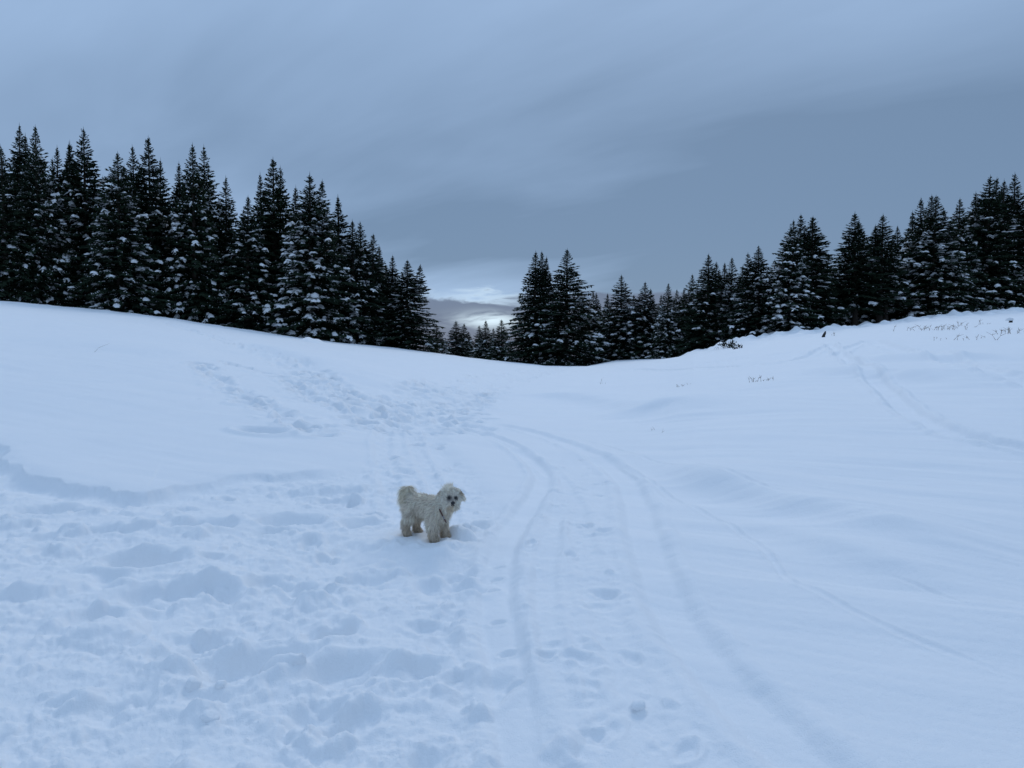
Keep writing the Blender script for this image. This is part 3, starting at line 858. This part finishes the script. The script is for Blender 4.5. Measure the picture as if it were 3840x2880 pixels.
def tuft(name, px, py, seed, n, spread, h, wd, label, cat, mat=m_dry, **kw):
    x, y = ground_pt(px, py)
    if n == 1:
        o = link(name, blades(seed, n, spread, h, wd, **kw), None, mat, label=label, category=cat)
    else:
        o = link(name, None, None, None, label=label, category=cat)
        link('stalks', blades(seed, n, spread, h, wd, **kw), o, mat, kind='stuff')
    o.location = (x, y, ground_z(x, y))
GT_ = {}
tuft('dry_grass_tuft', 2860, 1435, 1, 15, .36, .20, .008, 'brown grass tuft standing alone on the smooth snow right of the centre', 'grass tuft')
tuft('dry_grass_tuft', 2572, 1450, 2, 9, .42, .10, .007, 'row of short grass tips below and left of the lone brown tuft', 'grass tuft', fork=False, depth=.2)
tuft('dry_grass_tuft', 2600, 1442, 3, 5, .20, .08, .006, 'few faint grass tips just right of the row of short tips', 'grass tuft', fork=False)
tuft('dry_grass_tuft', 2250, 1440, 4, 4, .25, .28, .005, 'thin pale grass stalks near the path brow in the middle of the slope', 'grass tuft', fork=False)
tuft('dry_grass_tuft', 2442, 1622, 5, 3, .10, .16, .0035, 'two thin grass stalks on the smooth slope right of the path', 'grass tuft', fork=False)
tuft('dry_twig', 2486, 1632, 6, 2, .05, .10, .003, 'tiny twig just right of the two thin stalks on the slope', 'twig', fork=False)
tuft('dry_twig', 345, 1325, 7, 1, .02, .26, .005, 'single bent twig on the bare left slope', 'twig', lean=.9, fork=False)
tuft('dry_twig', 3001, 1772, 8, 1, .01, .06, .003, 'tiny single stalk on the smooth right slope', 'twig', lean=.7, fork=False)
tuft('dry_grass_patch', 3500, 1238, 9, 46, 1.3, .30, .012, 'widest patch of brown dry grass on the right rise below the trees', 'grass patch', depth=1.4, lean=.8)
tuft('dry_grass_patch', 3615, 1268, 10, 16, 1.3, .26, .010, 'sparse brown sprigs below and right of the widest grass patch', 'grass patch', depth=1.4, lean=.8)
tuft('dry_grass_patch', 3805, 1242, 11, 24, 1.0, .30, .012, 'brown grass patch at the right picture edge', 'grass patch', depth=1.4, lean=.8)
tuft('dry_grass_tuft', 3670, 1218, 12, 8, .6, .32, .010, 'small brown sprigs between the widest patch and the snow-capped stump', 'grass tuft')
tuft('dry_grass_tuft', 3612, 1222, 13, 6, .5, .30, .010, 'small brown sprigs just above the right end of the widest patch', 'grass tuft')
tuft('dry_grass_tuft', 3114, 1258, 14, 4, .25, .28, .010, 'few stalks right of the dark stub on the right rise', 'grass tuft')
tuft('dry_grass_tuft', 2700, 1314, 15, 10, .6, .16, .010, 'low brown tips left of the black shrubs on the snow bank', 'grass tuft')
tuft('dry_grass_tuft', 3428, 1228, 17, 3, .15, .18, .012, 'tiny dark tip left of the widest grass patch', 'grass tuft')

def leafy(px, py, seed, n, spread, h, label, name='dwarf_shrub'):
    rnd = np.random.RandomState(seed); vs, fs = [], []
    for k in range(n):
        p = np.array((rnd.normal() * spread * .45, rnd.normal() * spread * .3, rnd.uniform(-.05, h) * rnd.uniform(.5, 1)))
        d = rnd.normal(size=3); d[2] = abs(d[2]) + .4; d /= np.linalg.norm(d)
        s = np.cross(d, rnd.normal(size=3)); s /= np.linalg.norm(s)
        q = p + d * rnd.uniform(.10, .22); i = len(vs)
        vs.extend([p, (p + q) / 2 + s * .04, q, (p + q) / 2 - s * .04]); fs.append((i, i + 1, i + 2, i + 3))
    x, y = ground_pt(px, py)
    ro = link(name, None, None, None, label=label, category='shrub')
    ro.location = (x, y, ground_z(x, y))
    link('foliage', mesh_np('foliage', vs, fs, smooth=False), ro, m_shrub, kind='stuff')
    link('stems', blades(seed, 4, spread * .4, h, .012), ro, m_dry, kind='stuff')
leafy(2726, 1310, 1, 70, .42, .32, 'largest black dwarf shrub poking from the snow bank, left of three')
leafy(2748, 1306, 2, 36, .18, .34, 'middle black dwarf shrub of three on the snow bank')
leafy(2762, 1309, 3, 46, .40, .20, 'low spread black dwarf shrub, right of three on the snow bank')

# dark stub and the snow-capped stump on the right rise
m_wood, t, b = material('weathered_wood')
geo = t.n('ShaderNodeTexCoord')
t.link(t.mix(t.noise(geo.outputs['Object'], 18, 4, .6), (.012, .012, .012, 1), (.05, .042, .036, 1)), b.inputs['Base Color'])
b.inputs['Roughness'].default_value = .95
def rough_tube(P, Rr, seed, ng=9):
    rnd = np.random.RandomState(seed); vs, fs = [], []
    for k, (p, r) in enumerate(zip(P, Rr)):
        for g in range(ng):
            an = 6.283 * g / ng; rr = r * rnd.uniform(.75, 1.25)
            vs.append((p[0] + rr * math.cos(an), p[1] + rr * math.sin(an), p[2] + rnd.uniform(-.02, .02)))
    for k in range(len(P) - 1):
        for g in range(ng):
            fs.append((k * ng + g, k * ng + (g + 1) % ng, (k + 1) * ng + (g + 1) % ng, (k + 1) * ng + g))
    i = len(vs); vs.append(P[-1])
    return vs, fs
def dome(cx, cy, cz, R, h, seed, n=10, m=5):
    rnd = np.random.RandomState(seed); vs, fs = [], []
    for k in range(m):
        t_ = k / (m - 1) * .96; rr = R * math.sqrt(1 - t_ * t_)
        for g in range(n):
            an = 6.283 * g / n; j = rnd.uniform(.88, 1.12)
            vs.append((cx + rr * j * math.cos(an), cy + rr * j * math.sin(an), cz + h * t_))
    for k in range(m - 1):
        for g in range(n):
            fs.append((k * n + g, k * n + (g + 1) % n, (k + 1) * n + (g + 1) % n, (k + 1) * n + g))
    vs.append((cx, cy, cz + h)); vs = vs
    c = len(vs) - 1
    for g in range(0, n, 2):
        fs.append(((m - 1) * n + g, (m - 1) * n + (g + 1) % n, (m - 1) * n + (g + 2) % n, c))
    return mesh_np('cap', vs, fs)
x, y = ground_pt(3087, 1262)
vs, fs = rough_tube([(0, 0, -.1), (.03, 0, .08), (.08, .02, .2), (.13, .02, .32)], [.10, .09, .07, .02], 4)
o = link('wood_stub', mesh_np('wood_stub', vs, fs), None, m_wood, label='small leaning dark wood stub on the right rise below the tall trio', category='stub')
o.location = (x, y, ground_z(x, y))
x, y = ground_pt(3790, 1210)
ro = link('tree_stump', None, None, None, label='dark snow-capped stump on the right rise near the picture edge', category='stump')
ro.location = (x, y, ground_z(x, y))
vs, fs = rough_tube([(0, 0, -.2), (0, 0, .02), (.04, .02, .12), (.08, .02, .20)], [.13, .10, .08, .06], 5)
link('wood', mesh_np('wood', vs, fs), ro, m_wood)
link('snow_cap', dome(-.03, .05, .10, .17, .16, 3), ro, m_tsnow)

# ------------------------------------------------------------------ loose snow lumps
def lump(px, py, R, sq, seed, label, name='snow_lump'):
    rnd = np.random.RandomState(seed)
    import bmesh
    bm = bmesh.new(); bmesh.ops.create_icosphere(bm, subdivisions=4, radius=1)
    pts = np.array([v.co[:] for v in bm.verts])
    off = np.zeros(len(pts))
    for k in range(9):
        nrm = rnd.normal(size=3); nrm /= np.linalg.norm(nrm); dcut = rnd.uniform(.62, .9)
        off = np.minimum(off, dcut / np.maximum(pts @ nrm, .2) - 1)
    dsp = 1 + off * .85 + .05 * perlin(pts[:, 0] * 4 + seed, pts[:, 1] * 4 + pts[:, 2] * 3, seed) + .03 * perlin(pts[:, 0] * 11, pts[:, 1] * 11 + pts[:, 2] * 9, seed)
    for v, d, p in zip(bm.verts, dsp, pts):
        v.co = Vector((p[0] * R * sq[0] * d, p[1] * R * sq[1] * d, p[2] * R * sq[2] * d))
    me = bpy.data.meshes.new(name); bm.to_mesh(me); bm.free()
    for p in me.polygons: p.use_smooth = True
    x, y = ground_pt(px, py)
    o = link(name, me, None, m_snow, label=label, category='snow lump', group='loose lumps of snow on the trampled ground')
    o.location = (x, y, ground_z(x, y) + - R * sq[2] * .30)
    o.rotation_euler = (rnd.uniform(-.3, .3), rnd.uniform(-.3, .3), rnd.uniform(0, 3))
    return o
lump(782, 2385, .035, (1, 1, .9), 1, 'small round snow lump left of the tilted snow slab')
lump(733, 2425, .034, (.8, 1, 1.1), 2, 'second small snow lump, lower left of the tilted slab')
lump(1745, 1985, .060, (1, .9, 1.0), 3, 'rounded snow lump beside the dog, to the right of its head')
lump(785, 2670, .042, (1, 1, .8), 4, 'round snow lump in the lower left foreground, largest of those lying there')
lump(830, 2560, .028, (1, 1, .8), 5, 'small snow lump above the largest one in the lower left foreground')
lump(720, 2560, .045, (1, .8, 1.0), 6, 'upright snow lump in the lower left foreground')
lump(2395, 2655, .032, (1.1, .9, .6), 8, 'lone snow lump between the two sled tracks in the foreground')
x, y = ground_pt(1085, 2430)
sl = lump(1065, 2470, .22, (.66, .50, 1.0), 12, 'large tilted slab of snow broken out of the trampled ground', name='snow_slab')
sl.rotation_euler = (.30, .50, .25); sl.location.z += .03
# ------------------------------------------------------------------ the dog
def surface_nets(fn, lo, hi, h):
    lo = np.array(lo); n = np.ceil((np.array(hi) - lo) / h).astype(int) + 1
    ax = [lo[i] + h * np.arange(n[i]) for i in range(3)]
    G = np.stack(np.meshgrid(*ax, indexing='ij'), -1)
    Fv = fn(G.reshape(-1, 3)).reshape(n)
    S = Fv < 0
    cells = n - 1
    cnt = np.zeros(cells); pos = np.zeros(tuple(cells) + (3,))
    corners = [(i, j, k) for i in (0, 1) for j in (0, 1) for k in (0, 1)]
    def sl(A, c): return A[c[0]:c[0] + cells[0], c[1]:c[1] + cells[1], c[2]:c[2] + cells[2]]
    for a in corners:
        for axn in range(3):
            if a[axn]: continue
            b = list(a); b[axn] = 1
            fa, fb = sl(Fv, a), sl(Fv, b)
            m = (fa < 0) != (fb < 0)
            t = np.where(m, fa / np.where(m, fa - fb, 1), 0)
            p = np.zeros(tuple(cells) + (3,)); p[...] = a; p[..., axn] += t
            pos += p * m[..., None]; cnt += m
    act = cnt > 0
    idx = -np.ones(cells, int); idx[act] = np.arange(act.sum())
    cc = np.stack(np.nonzero(act), -1)
    Vv = lo + h * (cc + pos[act] / cnt[act][:, None])
    quads = []
    for axn in range(3):
        o1, o2 = [(1, 2), (2, 0), (0, 1)][axn]
        s0 = [slice(None)] * 3; s1 = [slice(None)] * 3
        s0[axn] = slice(0, -1); s1[axn] = slice(1, None)
        m = S[tuple(s0)] != S[tuple(s1)]
        e = np.stack(np.nonzero(m), -1)
        ok = (e[:, o1] > 0) & (e[:, o2] > 0) & (e[:, o1] < cells[o1]) & (e[:, o2] < cells[o2])
        e = e[ok]
        def c(d1, d2):
            q = e.copy(); q[:, o1] += d1; q[:, o2] += d2
            return idx[q[:, 0], q[:, 1], q[:, 2]]
        Q = np.stack([c(-1, -1), c(0, -1), c(0, 0), c(-1, 0)], -1)
        flip = ~S[e[:, 0], e[:, 1], e[:, 2]]
        Q[flip] = Q[flip][:, ::-1]
        quads.append(Q)
    return Vv, np.vstack(quads)

def B(lx, ly, z):                                  # body frame (nose forward, left, up) to the frame of the dog's base
    a, b = d2w(lx, ly); return np.array((a, b, z))
HC = B(.215, 0, .0); HC = np.array((HC[0] + .018, HC[1], .318))      # middle of the head
fdir = np.array((.05, -.995, -.06)); fdir /= np.linalg.norm(fdir)    # the way the face looks: at the camera
fside = np.cross(fdir, (0, 0, 1)); fside /= np.linalg.norm(fside)    # picture left-to-right is -fside
fup = np.cross(fside, fdir)
roll = math.radians(3)
fs2 = -fside * math.cos(roll) + fup * math.sin(roll); fu2 = fup * math.cos(roll) + fside * math.sin(roll)
def Hh(a, f, u): return HC + fs2 * a + fdir * f + fu2 * u
GND = -.02
CAPS = [  # a, b, radius a, radius b
    (B(-.108, 0, .234), B(.02, 0, .228), .077, .075),
    (B(.02, 0, .228), B(.125, 0, .226), .075, .083),
    (B(.125, 0, .205), B(.165, 0, .235), .078, .070),
    (B(.14, 0, .245), HC - fdir * -.0, .070, .062),
    # hind legs: thigh, shank to the hock, metatarsus, paw
    (B(-.112, -.046, .200), B(-.106, -.056, .145), .058, .047),
    (B(-.106, -.056, .145), B(-.150, -.058, .088), .043, .031),
    (B(-.150, -.058, .088), B(-.138, -.060, .020), .030, .026),
    (B(-.138, -.060, .012), B(-.110, -.062, .008), .026, .023),
    (B(-.112, .044, .200), B(-.104, .054, .145), .058, .046),
    (B(-.104, .054, .145), B(-.148, .056, .088), .041, .030),
    (B(-.148, .056, .088), B(-.138, .057, .020), .029, .025),
    (B(-.138, .057, .012), B(-.108, .058, .008), .025, .023),
    # front legs
    (B(.118, -.050, .200), B(.112, -.060, .120), .056, .044),
    (B(.112, -.060, .120), B(.128, -.060, .015), .041, .032),
    (B(.128, -.060, .010), B(.155, -.062, .004), .029, .026),
    (B(.118, .050, .200), B(.112, .060, .120), .054, .042),
    (B(.112, .060, .120), B(.135, .060, .015), .037, .030),
    (B(.135, .060, .010), B(.160, .062, .004), .029, .026),
    # head: skull, brow, muzzle, cheeks, beard
    (HC + fu2 * .012, HC + fdir * .018 + fu2 * .008, .062, .056),
    (Hh(0, .040, -.022), Hh(0, .074, -.030), .036, .026),
    (Hh(-.036, .024, -.026), Hh(-.032, .042, -.050), .037, .030),
    (Hh(.036, .024, -.026), Hh(.032, .042, -.050), .037, .030),
    (Hh(0, .040, -.046), Hh(0, .052, -.066), .030, .020),
    # ears: folded flaps at the sides
    (Hh(-.052, -.002, .040), Hh(-.088, .010, .004), .021, .021),
    (Hh(.052, -.002, .038), Hh(.086, .008, -.006), .019, .019),
    # tail: rises and hangs back over the rump
    (B(-.165, 0, .285), B(-.172, .005, .325), .026, .026),
    (B(-.172, .005, .325), B(-.192, -.01, .318), .026, .025),
    (B(-.197, -.01, .318), B(-.210, -.015, .262), .022, .016),
]
def sd_dog(P):
    out = None; k = .020
    for a, b, ra, rb in CAPS:
        ab = b - a; L2 = ab @ ab + 1e-9
        t = np.clip(((P - a) @ ab) / L2, 0, 1)
        d = np.linalg.norm(P - a - t[:, None] * ab, axis=1) - (ra + (rb - ra) * t)
        if out is None: out = d
        else:
            h = np.clip(.5 + .5 * (out - d) / k, 0, 1)
            out = out * (1 - h) + d * h - k * h * (1 - h)
    return out
DV, DF = surface_nets(sd_dog, (-.34, -.34, -.05), (.34, .30, .46), .0075)
def sd_grad(P, e=.002):
    g = np.stack([sd_dog(P + np.eye(3)[i] * e) - sd_dog(P - np.eye(3)[i] * e) for i in range(3)], -1)
    return g / (np.linalg.norm(g, axis=1, keepdims=True) + 1e-9)
DN = sd_grad(DV)
CAMP = -np.array((OX, OY, DOG_Z))                  # the eye in the dog's own frame
def hit(a_img, b_img, lift=0.0):
    """point of the dog seen at a place of the photograph"""
    u, e = ray(a_img, b_img); d = np.array((float(u), 1.0, float(e))); d /= np.linalg.norm(d)
    p = CAMP + d * 4.6
    for _ in range(120):
        s = sd_dog(p[None])[0] - lift
        p = p + d * max(s, .0004) * .8
        if s < .0004: break
    return p
def zpx(a, b): return 1440 + a / 5.183, 1760 + b / 5.183
def fur_col(P):
    """the coat: off-white, cream on tail, ears and muzzle, grey-tan on flanks and legs; shading painted into ears and muzzle bridge"""
    c = np.tile(np.array((.93, .86, .75)), (len(P), 1))
    def blend(m, col): c[:] = c * (1 - m[:, None]) + np.array(col) * m[:, None]
    hz = P - HC
    hd = np.linalg.norm(hz, axis=1)
    headm = 1 - sstep(hd, .075, .13)
    n = perlin(P[:, 0] * 40 + P[:, 1] * 17, P[:, 2] * 40, 7)
    low = 1 - sstep(P[:, 2], .02, .12)
    body = (1 - headm)
    blend(body * .6 * sstep(n, -.3, .6), (.86, .775, .665))
    blend(headm * .9, (.94, .885, .79))
    blend(low * .55, (.64, .52, .38))
    blend((1 - sstep(P[:, 2], -.01, .03)) * .55, (.32, .22, .13))
    bt = B(-.195, 0, .3)
    blend((1 - sstep(np.linalg.norm(P - bt, axis=1), .05, .10)) * .9, (.91, .84, .70))
    for s in (-1, 1):
        ec = Hh(.070 * s, 0, .020)
        blend((1 - sstep(np.linalg.norm(P - ec, axis=1), .018, .034)) * .85, (.50, .40, .28))  # tan ears, darkened further to paint in the shading inside the flap
    mz = Hh(0, .075, -.058)
    blend((1 - sstep(np.linalg.norm(P - mz, axis=1), .012, .034)) * .45, (.72, .58, .38))
    for (a, b) in ((1265, 555), (1395, 555)):
        blend((1 - sstep(np.linalg.norm(P - EYES[(a, b)], axis=1), .010, .022)) * .9, (.09, .085, .085))
    blend((1 - sstep(np.linalg.norm(P - Hh(0, .07, -.005), axis=1), .010, .034)) * .6, (.36, .33, .31))  # grey shading of the stop, painted onto the muzzle bridge
    return c
EYES = {(a, b): hit(*zpx(a, b)) for (a, b) in ((1265, 555), (1395, 555))}
NOSE = hit(*zpx(1340, 655))

m_fur, t, b = material('dog_fur')
at = t.n('ShaderNodeVertexColor', layer_name='tint')
t.link(at.outputs['Color'], b.inputs['Base Color'])
b.inputs['Roughness'].default_value = .85; b.inputs['Specular IOR Level'].default_value = .15
let_through(m_fur, .5)
m_black, t, b = material('black_nose')
b.inputs['Base Color'].default_value = (.010, .010, .011, 1); b.inputs['Roughness'].default_value = .35
m_eye, t, b = material('dark_eye')
b.inputs['Base Color'].default_value = (.006, .005, .005, 1); b.inputs['Roughness'].default_value = .08
m_strap, t, b = material('harness_strap')
b.inputs['Base Color'].default_value = (.075, .030, .026, 1); b.inputs['Roughness'].default_value = .7
m_tag, t, b = material('tag_metal')
b.inputs['Base Color'].default_value = (.55, .57, .62, 1); b.inputs['Roughness'].default_value = .3; b.inputs['Metallic'].default_value = .9

dog = link('dog', None, None, None, label='small scruffy off-white dog standing in trampled snow, head turned to face the viewer', category='dog')
dog.location = (OX, OY, DOG_Z)
bme = mesh_np('body', DV - DN * .004, DF)
set_col(bme, fur_col(DV) * .85)  # skin colour darkened to paint self-shadow in the gaps between locks
link('body', bme, dog, m_fur)

# coat: tapered curved locks growing out of the skin
frng = np.random.RandomState(12)
quad = DV[DF]
area = np.linalg.norm(np.cross(quad[:, 1] - quad[:, 0], quad[:, 2] - quad[:, 0]), axis=1)
def locks(name, cnt, keep, length, width, spread, wave, flowfn, seed, segs=5):
    r = np.random.RandomState(seed)
    w_ = area * keep(quad.mean(1)); w_ /= w_.sum()
    fi = r.choice(len(DF), cnt, p=w_)
    ab = r.rand(cnt, 4); ab /= ab.sum(1, keepdims=True)
    P = (quad[fi] * ab[:, :, None]).sum(1)
    N = sd_grad(P)
    Fl = flowfn(P, N)
    lump_n = perlin(P[:, 0] * 60 + P[:, 1] * 33 + 5, P[:, 2] * 60 + P[:, 1] * 21, seed)
    lump_m = perlin(P[:, 0] * 55 + 31 - P[:, 1] * 25, P[:, 2] * 55 + 9 + P[:, 1] * 33, seed + 1)
    T = np.cross(N, Fl); T /= np.linalg.norm(T, axis=1, keepdims=True) + 1e-9
    d0 = N * .55 + Fl * .75 + T * (lump_n * 1.6)[:, None] + r.normal(size=(cnt, 3)) * spread
    d0 /= np.linalg.norm(d0, axis=1, keepdims=True)
    L = length(P) * r.uniform(.6, 1.15, cnt) * (1 + .25 * lump_m)
    side = np.cross(d0, N + r.normal(size=(cnt, 3)) * .25); side /= np.linalg.norm(side, axis=1, keepdims=True) + 1e-9
    ph = 3 * lump_m + r.rand(cnt) * 1.2
    rings = []
    for k in range(segs + 1):
        s = k / segs
        c = P - N * .004 + d0 * (L * s)[:, None] + Fl * (L * .35 * s * s)[:, None] + np.array((0, 0, -1.0)) * (L * .28 * s * s)[:, None] - N * (L * .25 * s * s)[:, None]
        c = c + T * (np.sin(ph + s * 5.0) * wave * s)[:, None] + N * (np.cos(ph + s * 5.0) * wave * .5 * s)[:, None]
        wd = width * (1 - s) ** .55 * (1 if k < segs else .12)
        rings.append(c - side * wd); rings.append(c + side * wd)
    Vv = np.stack(rings, 1).reshape(-1, 3)
    nv = 2 * (segs + 1)
    bi = np.arange(cnt)[:, None] * nv
    Fq = np.concatenate([np.stack([bi[:, 0] + 2 * k, bi[:, 0] + 2 * k + 1, bi[:, 0] + 2 * k + 3, bi[:, 0] + 2 * k + 2], -1) for k in range(segs)])
    col = fur_col(P) * (r.uniform(.68, 1.15, cnt) * (1 + .10 * lump_n))[:, None]
    col = np.clip(col, 0, .95)
    cols = np.repeat(col, nv, axis=0)
    m_ = mesh_np(name, Vv, Fq)
    set_col(m_, cols)
    return m_
btail = B(-.192, -.005, .305)
def is_tail(P): return np.linalg.norm(P - btail, axis=1) < .075
fwd = np.array((math.cos(yaw), math.sin(yaw), 0))
def head_w(P): return 1 - sstep(np.linalg.norm(P - HC, axis=1), .085, .12)
def flow(P, N):
    down = np.tile(np.array((0, 0, -1.0)), (len(P), 1))
    v = down * .65 - fwd * .75
    hw = head_w(P)[:, None]
    legs = (1 - sstep(P[:, 2], .10, .17))[:, None]
    v = v * (1 - legs) + (down + N * .25) * legs
    out = P - (HC + fdir * .10 - fu2 * .0)
    out /= np.linalg.norm(out, axis=1, keepdims=True)
    v = v * (1 - hw) + (out * 1.0 + down * .35) * hw
    tl = is_tail(P)[:, None]
    v = np.where(tl, down * 1.0 - fwd * .15 + N * .1, v)
    v = v - N * (v * N).sum(1, keepdims=True)
    return v / (np.linalg.norm(v, axis=1, keepdims=True) + 1e-6)
def face_clear(P):
    d = np.minimum.reduce([np.linalg.norm(P - EYES[k], axis=1) for k in EYES] + [np.linalg.norm(P - NOSE, axis=1) * .9])
    return d
def flen(P):
    L = np.full(len(P), .029)
    L = L + .012 * sstep(P[:, 2], .10, .20) * (1 - head_w(P))
    L = L * (1 - .45 * head_w(P)) + 0
    beard = (1 - sstep(np.linalg.norm(P - Hh(0, .05, -.07), axis=1), .03, .05))
    L = L + .014 * beard
    L = np.where(face_clear(P) < .026, .010, L)
    for s in (-1, 1): L = np.where(np.linalg.norm(P - Hh(.078 * s, .004, .015), axis=1) < .030, .013, L)
    L = np.where(P[:, 2] < .03, .014, L)
    return L
low_keep = lambda P: (P[:, 2] > -.03) * (face_clear(P) > .010) * ~is_tail(P) * (1 + 1.5 * head_w(P))
link('fur', locks('fur', 15500, low_keep, flen, .0028, .34, .0078, flow, 1), dog, m_fur, kind='stuff')
tail_keep = lambda P: is_tail(P) * 1.0
link('tail_fur', locks('tail_fur', 1500, tail_keep, lambda P: np.full(len(P), .062) * (1 + .5 * perlin(P[:, 0] * 70, P[:, 2] * 70 + P[:, 1] * 50, 4)), .0024, .30, .007, flow, 2, 6), dog, m_fur, kind='stuff')
def topflow(P, N):
    v = np.tile(fu2 * .9, (len(P), 1)) + (P - HC) * 9 - fwd * .1
    return v / np.linalg.norm(v, axis=1, keepdims=True)
top_keep = lambda P: ((P - HC) @ fu2 > .048) * (np.abs((P - HC) @ fs2 + .015) < .035) * (np.linalg.norm(P - HC, axis=1) < .10) * 1.0
link('topknot', locks('topknot', 260, top_keep, lambda P: np.full(len(P), .046), .0024, .30, .004, topflow, 3), dog, m_fur, kind='stuff')

def blob(name, c, ax, rad3, mat, parent, seg=14):
    vs, fs = [], []
    X, Y, Zz = ax
    for i in range(seg // 2 + 1):
        ph = math.pi * i / (seg // 2)
        for j in range(seg):
            tt = 2 * math.pi * j / seg
            vs.append(c + X * (rad3[0] * math.sin(ph) * math.cos(tt)) + Y * (rad3[1] * math.sin(ph) * math.sin(tt)) + Zz * (rad3[2] * math.cos(ph)))
    for i in range(seg // 2):
        for j in range(seg):
            fs.append((i * seg + j, i * seg + (j + 1) % seg, (i + 1) * seg + (j + 1) % seg, (i + 1) * seg + j))
    return link(name, mesh_np(name, vs, fs), parent, mat)
axs = (fs2, fdir, fu2)
for k in EYES: blob('eye', EYES[k] - fdir * .001, axs, (.0105, .008, .0098), m_eye, dog)
nz = blob('nose', NOSE + fdir * .003, axs, (.0150, .011, .0135), m_black, dog)
# nostrilled lower edge of the nose and the dark line of the mouth
def ribbon(name, pts, wdt, nrm, mat, parent, thick=.004):
    vs, fs = [], []
    for i, p in enumerate(pts):
        tg = pts[min(i + 1, len(pts) - 1)] - pts[max(i - 1, 0)]; tg /= np.linalg.norm(tg)
        n_ = nrm[i]; sdv = np.cross(tg, n_); sdv /= np.linalg.norm(sdv)
        for (a, b2) in ((-1, 0), (-1, 1), (1, 1), (1, 0)):
            vs.append(p + sdv * a * wdt * .5 + n_ * thick * (b2 - .5))
    for i in range(len(pts) - 1):
        for g in range(4):
            fs.append((i * 4 + g, i * 4 + (g + 1) % 4, i * 4 + 4 + (g + 1) % 4, i * 4 + 4 + g))
    fs.append((0, 1, 2, 3)); e = (len(pts) - 1) * 4; fs.append((e, e + 3, e + 2, e + 1))
    return link(name, mesh_np(name, vs, fs, smooth=False), parent, mat)
mp = [hit(*zpx(a, b2), lift=.006) for (a, b2) in ((1305, 697), (1322, 708), (1340, 711), (1358, 705), (1370, 695))]
ribbon('mouth', mp, .0045, [fdir] * 5, m_black, dog)
sp_ = [hit(*zpx(a, b2), lift=.017) for (a, b2) in catmull([(1075, 770), (1095, 815), (1125, 875), (1160, 945), (1190, 1000), (1212, 1040)], 4)]
sn_ = list(sd_grad(np.array(sp_)))
hs = ribbon('harness_strap', sp_, .010, sn_, m_strap, dog, .003)
for (a, b2) in ((1168, 955), (1150, 925)):
    c = hit(*zpx(a, b2), lift=.021)
    blob('buckle', c, axs, (.0045, .002, .0045), m_tag, hs, 10)
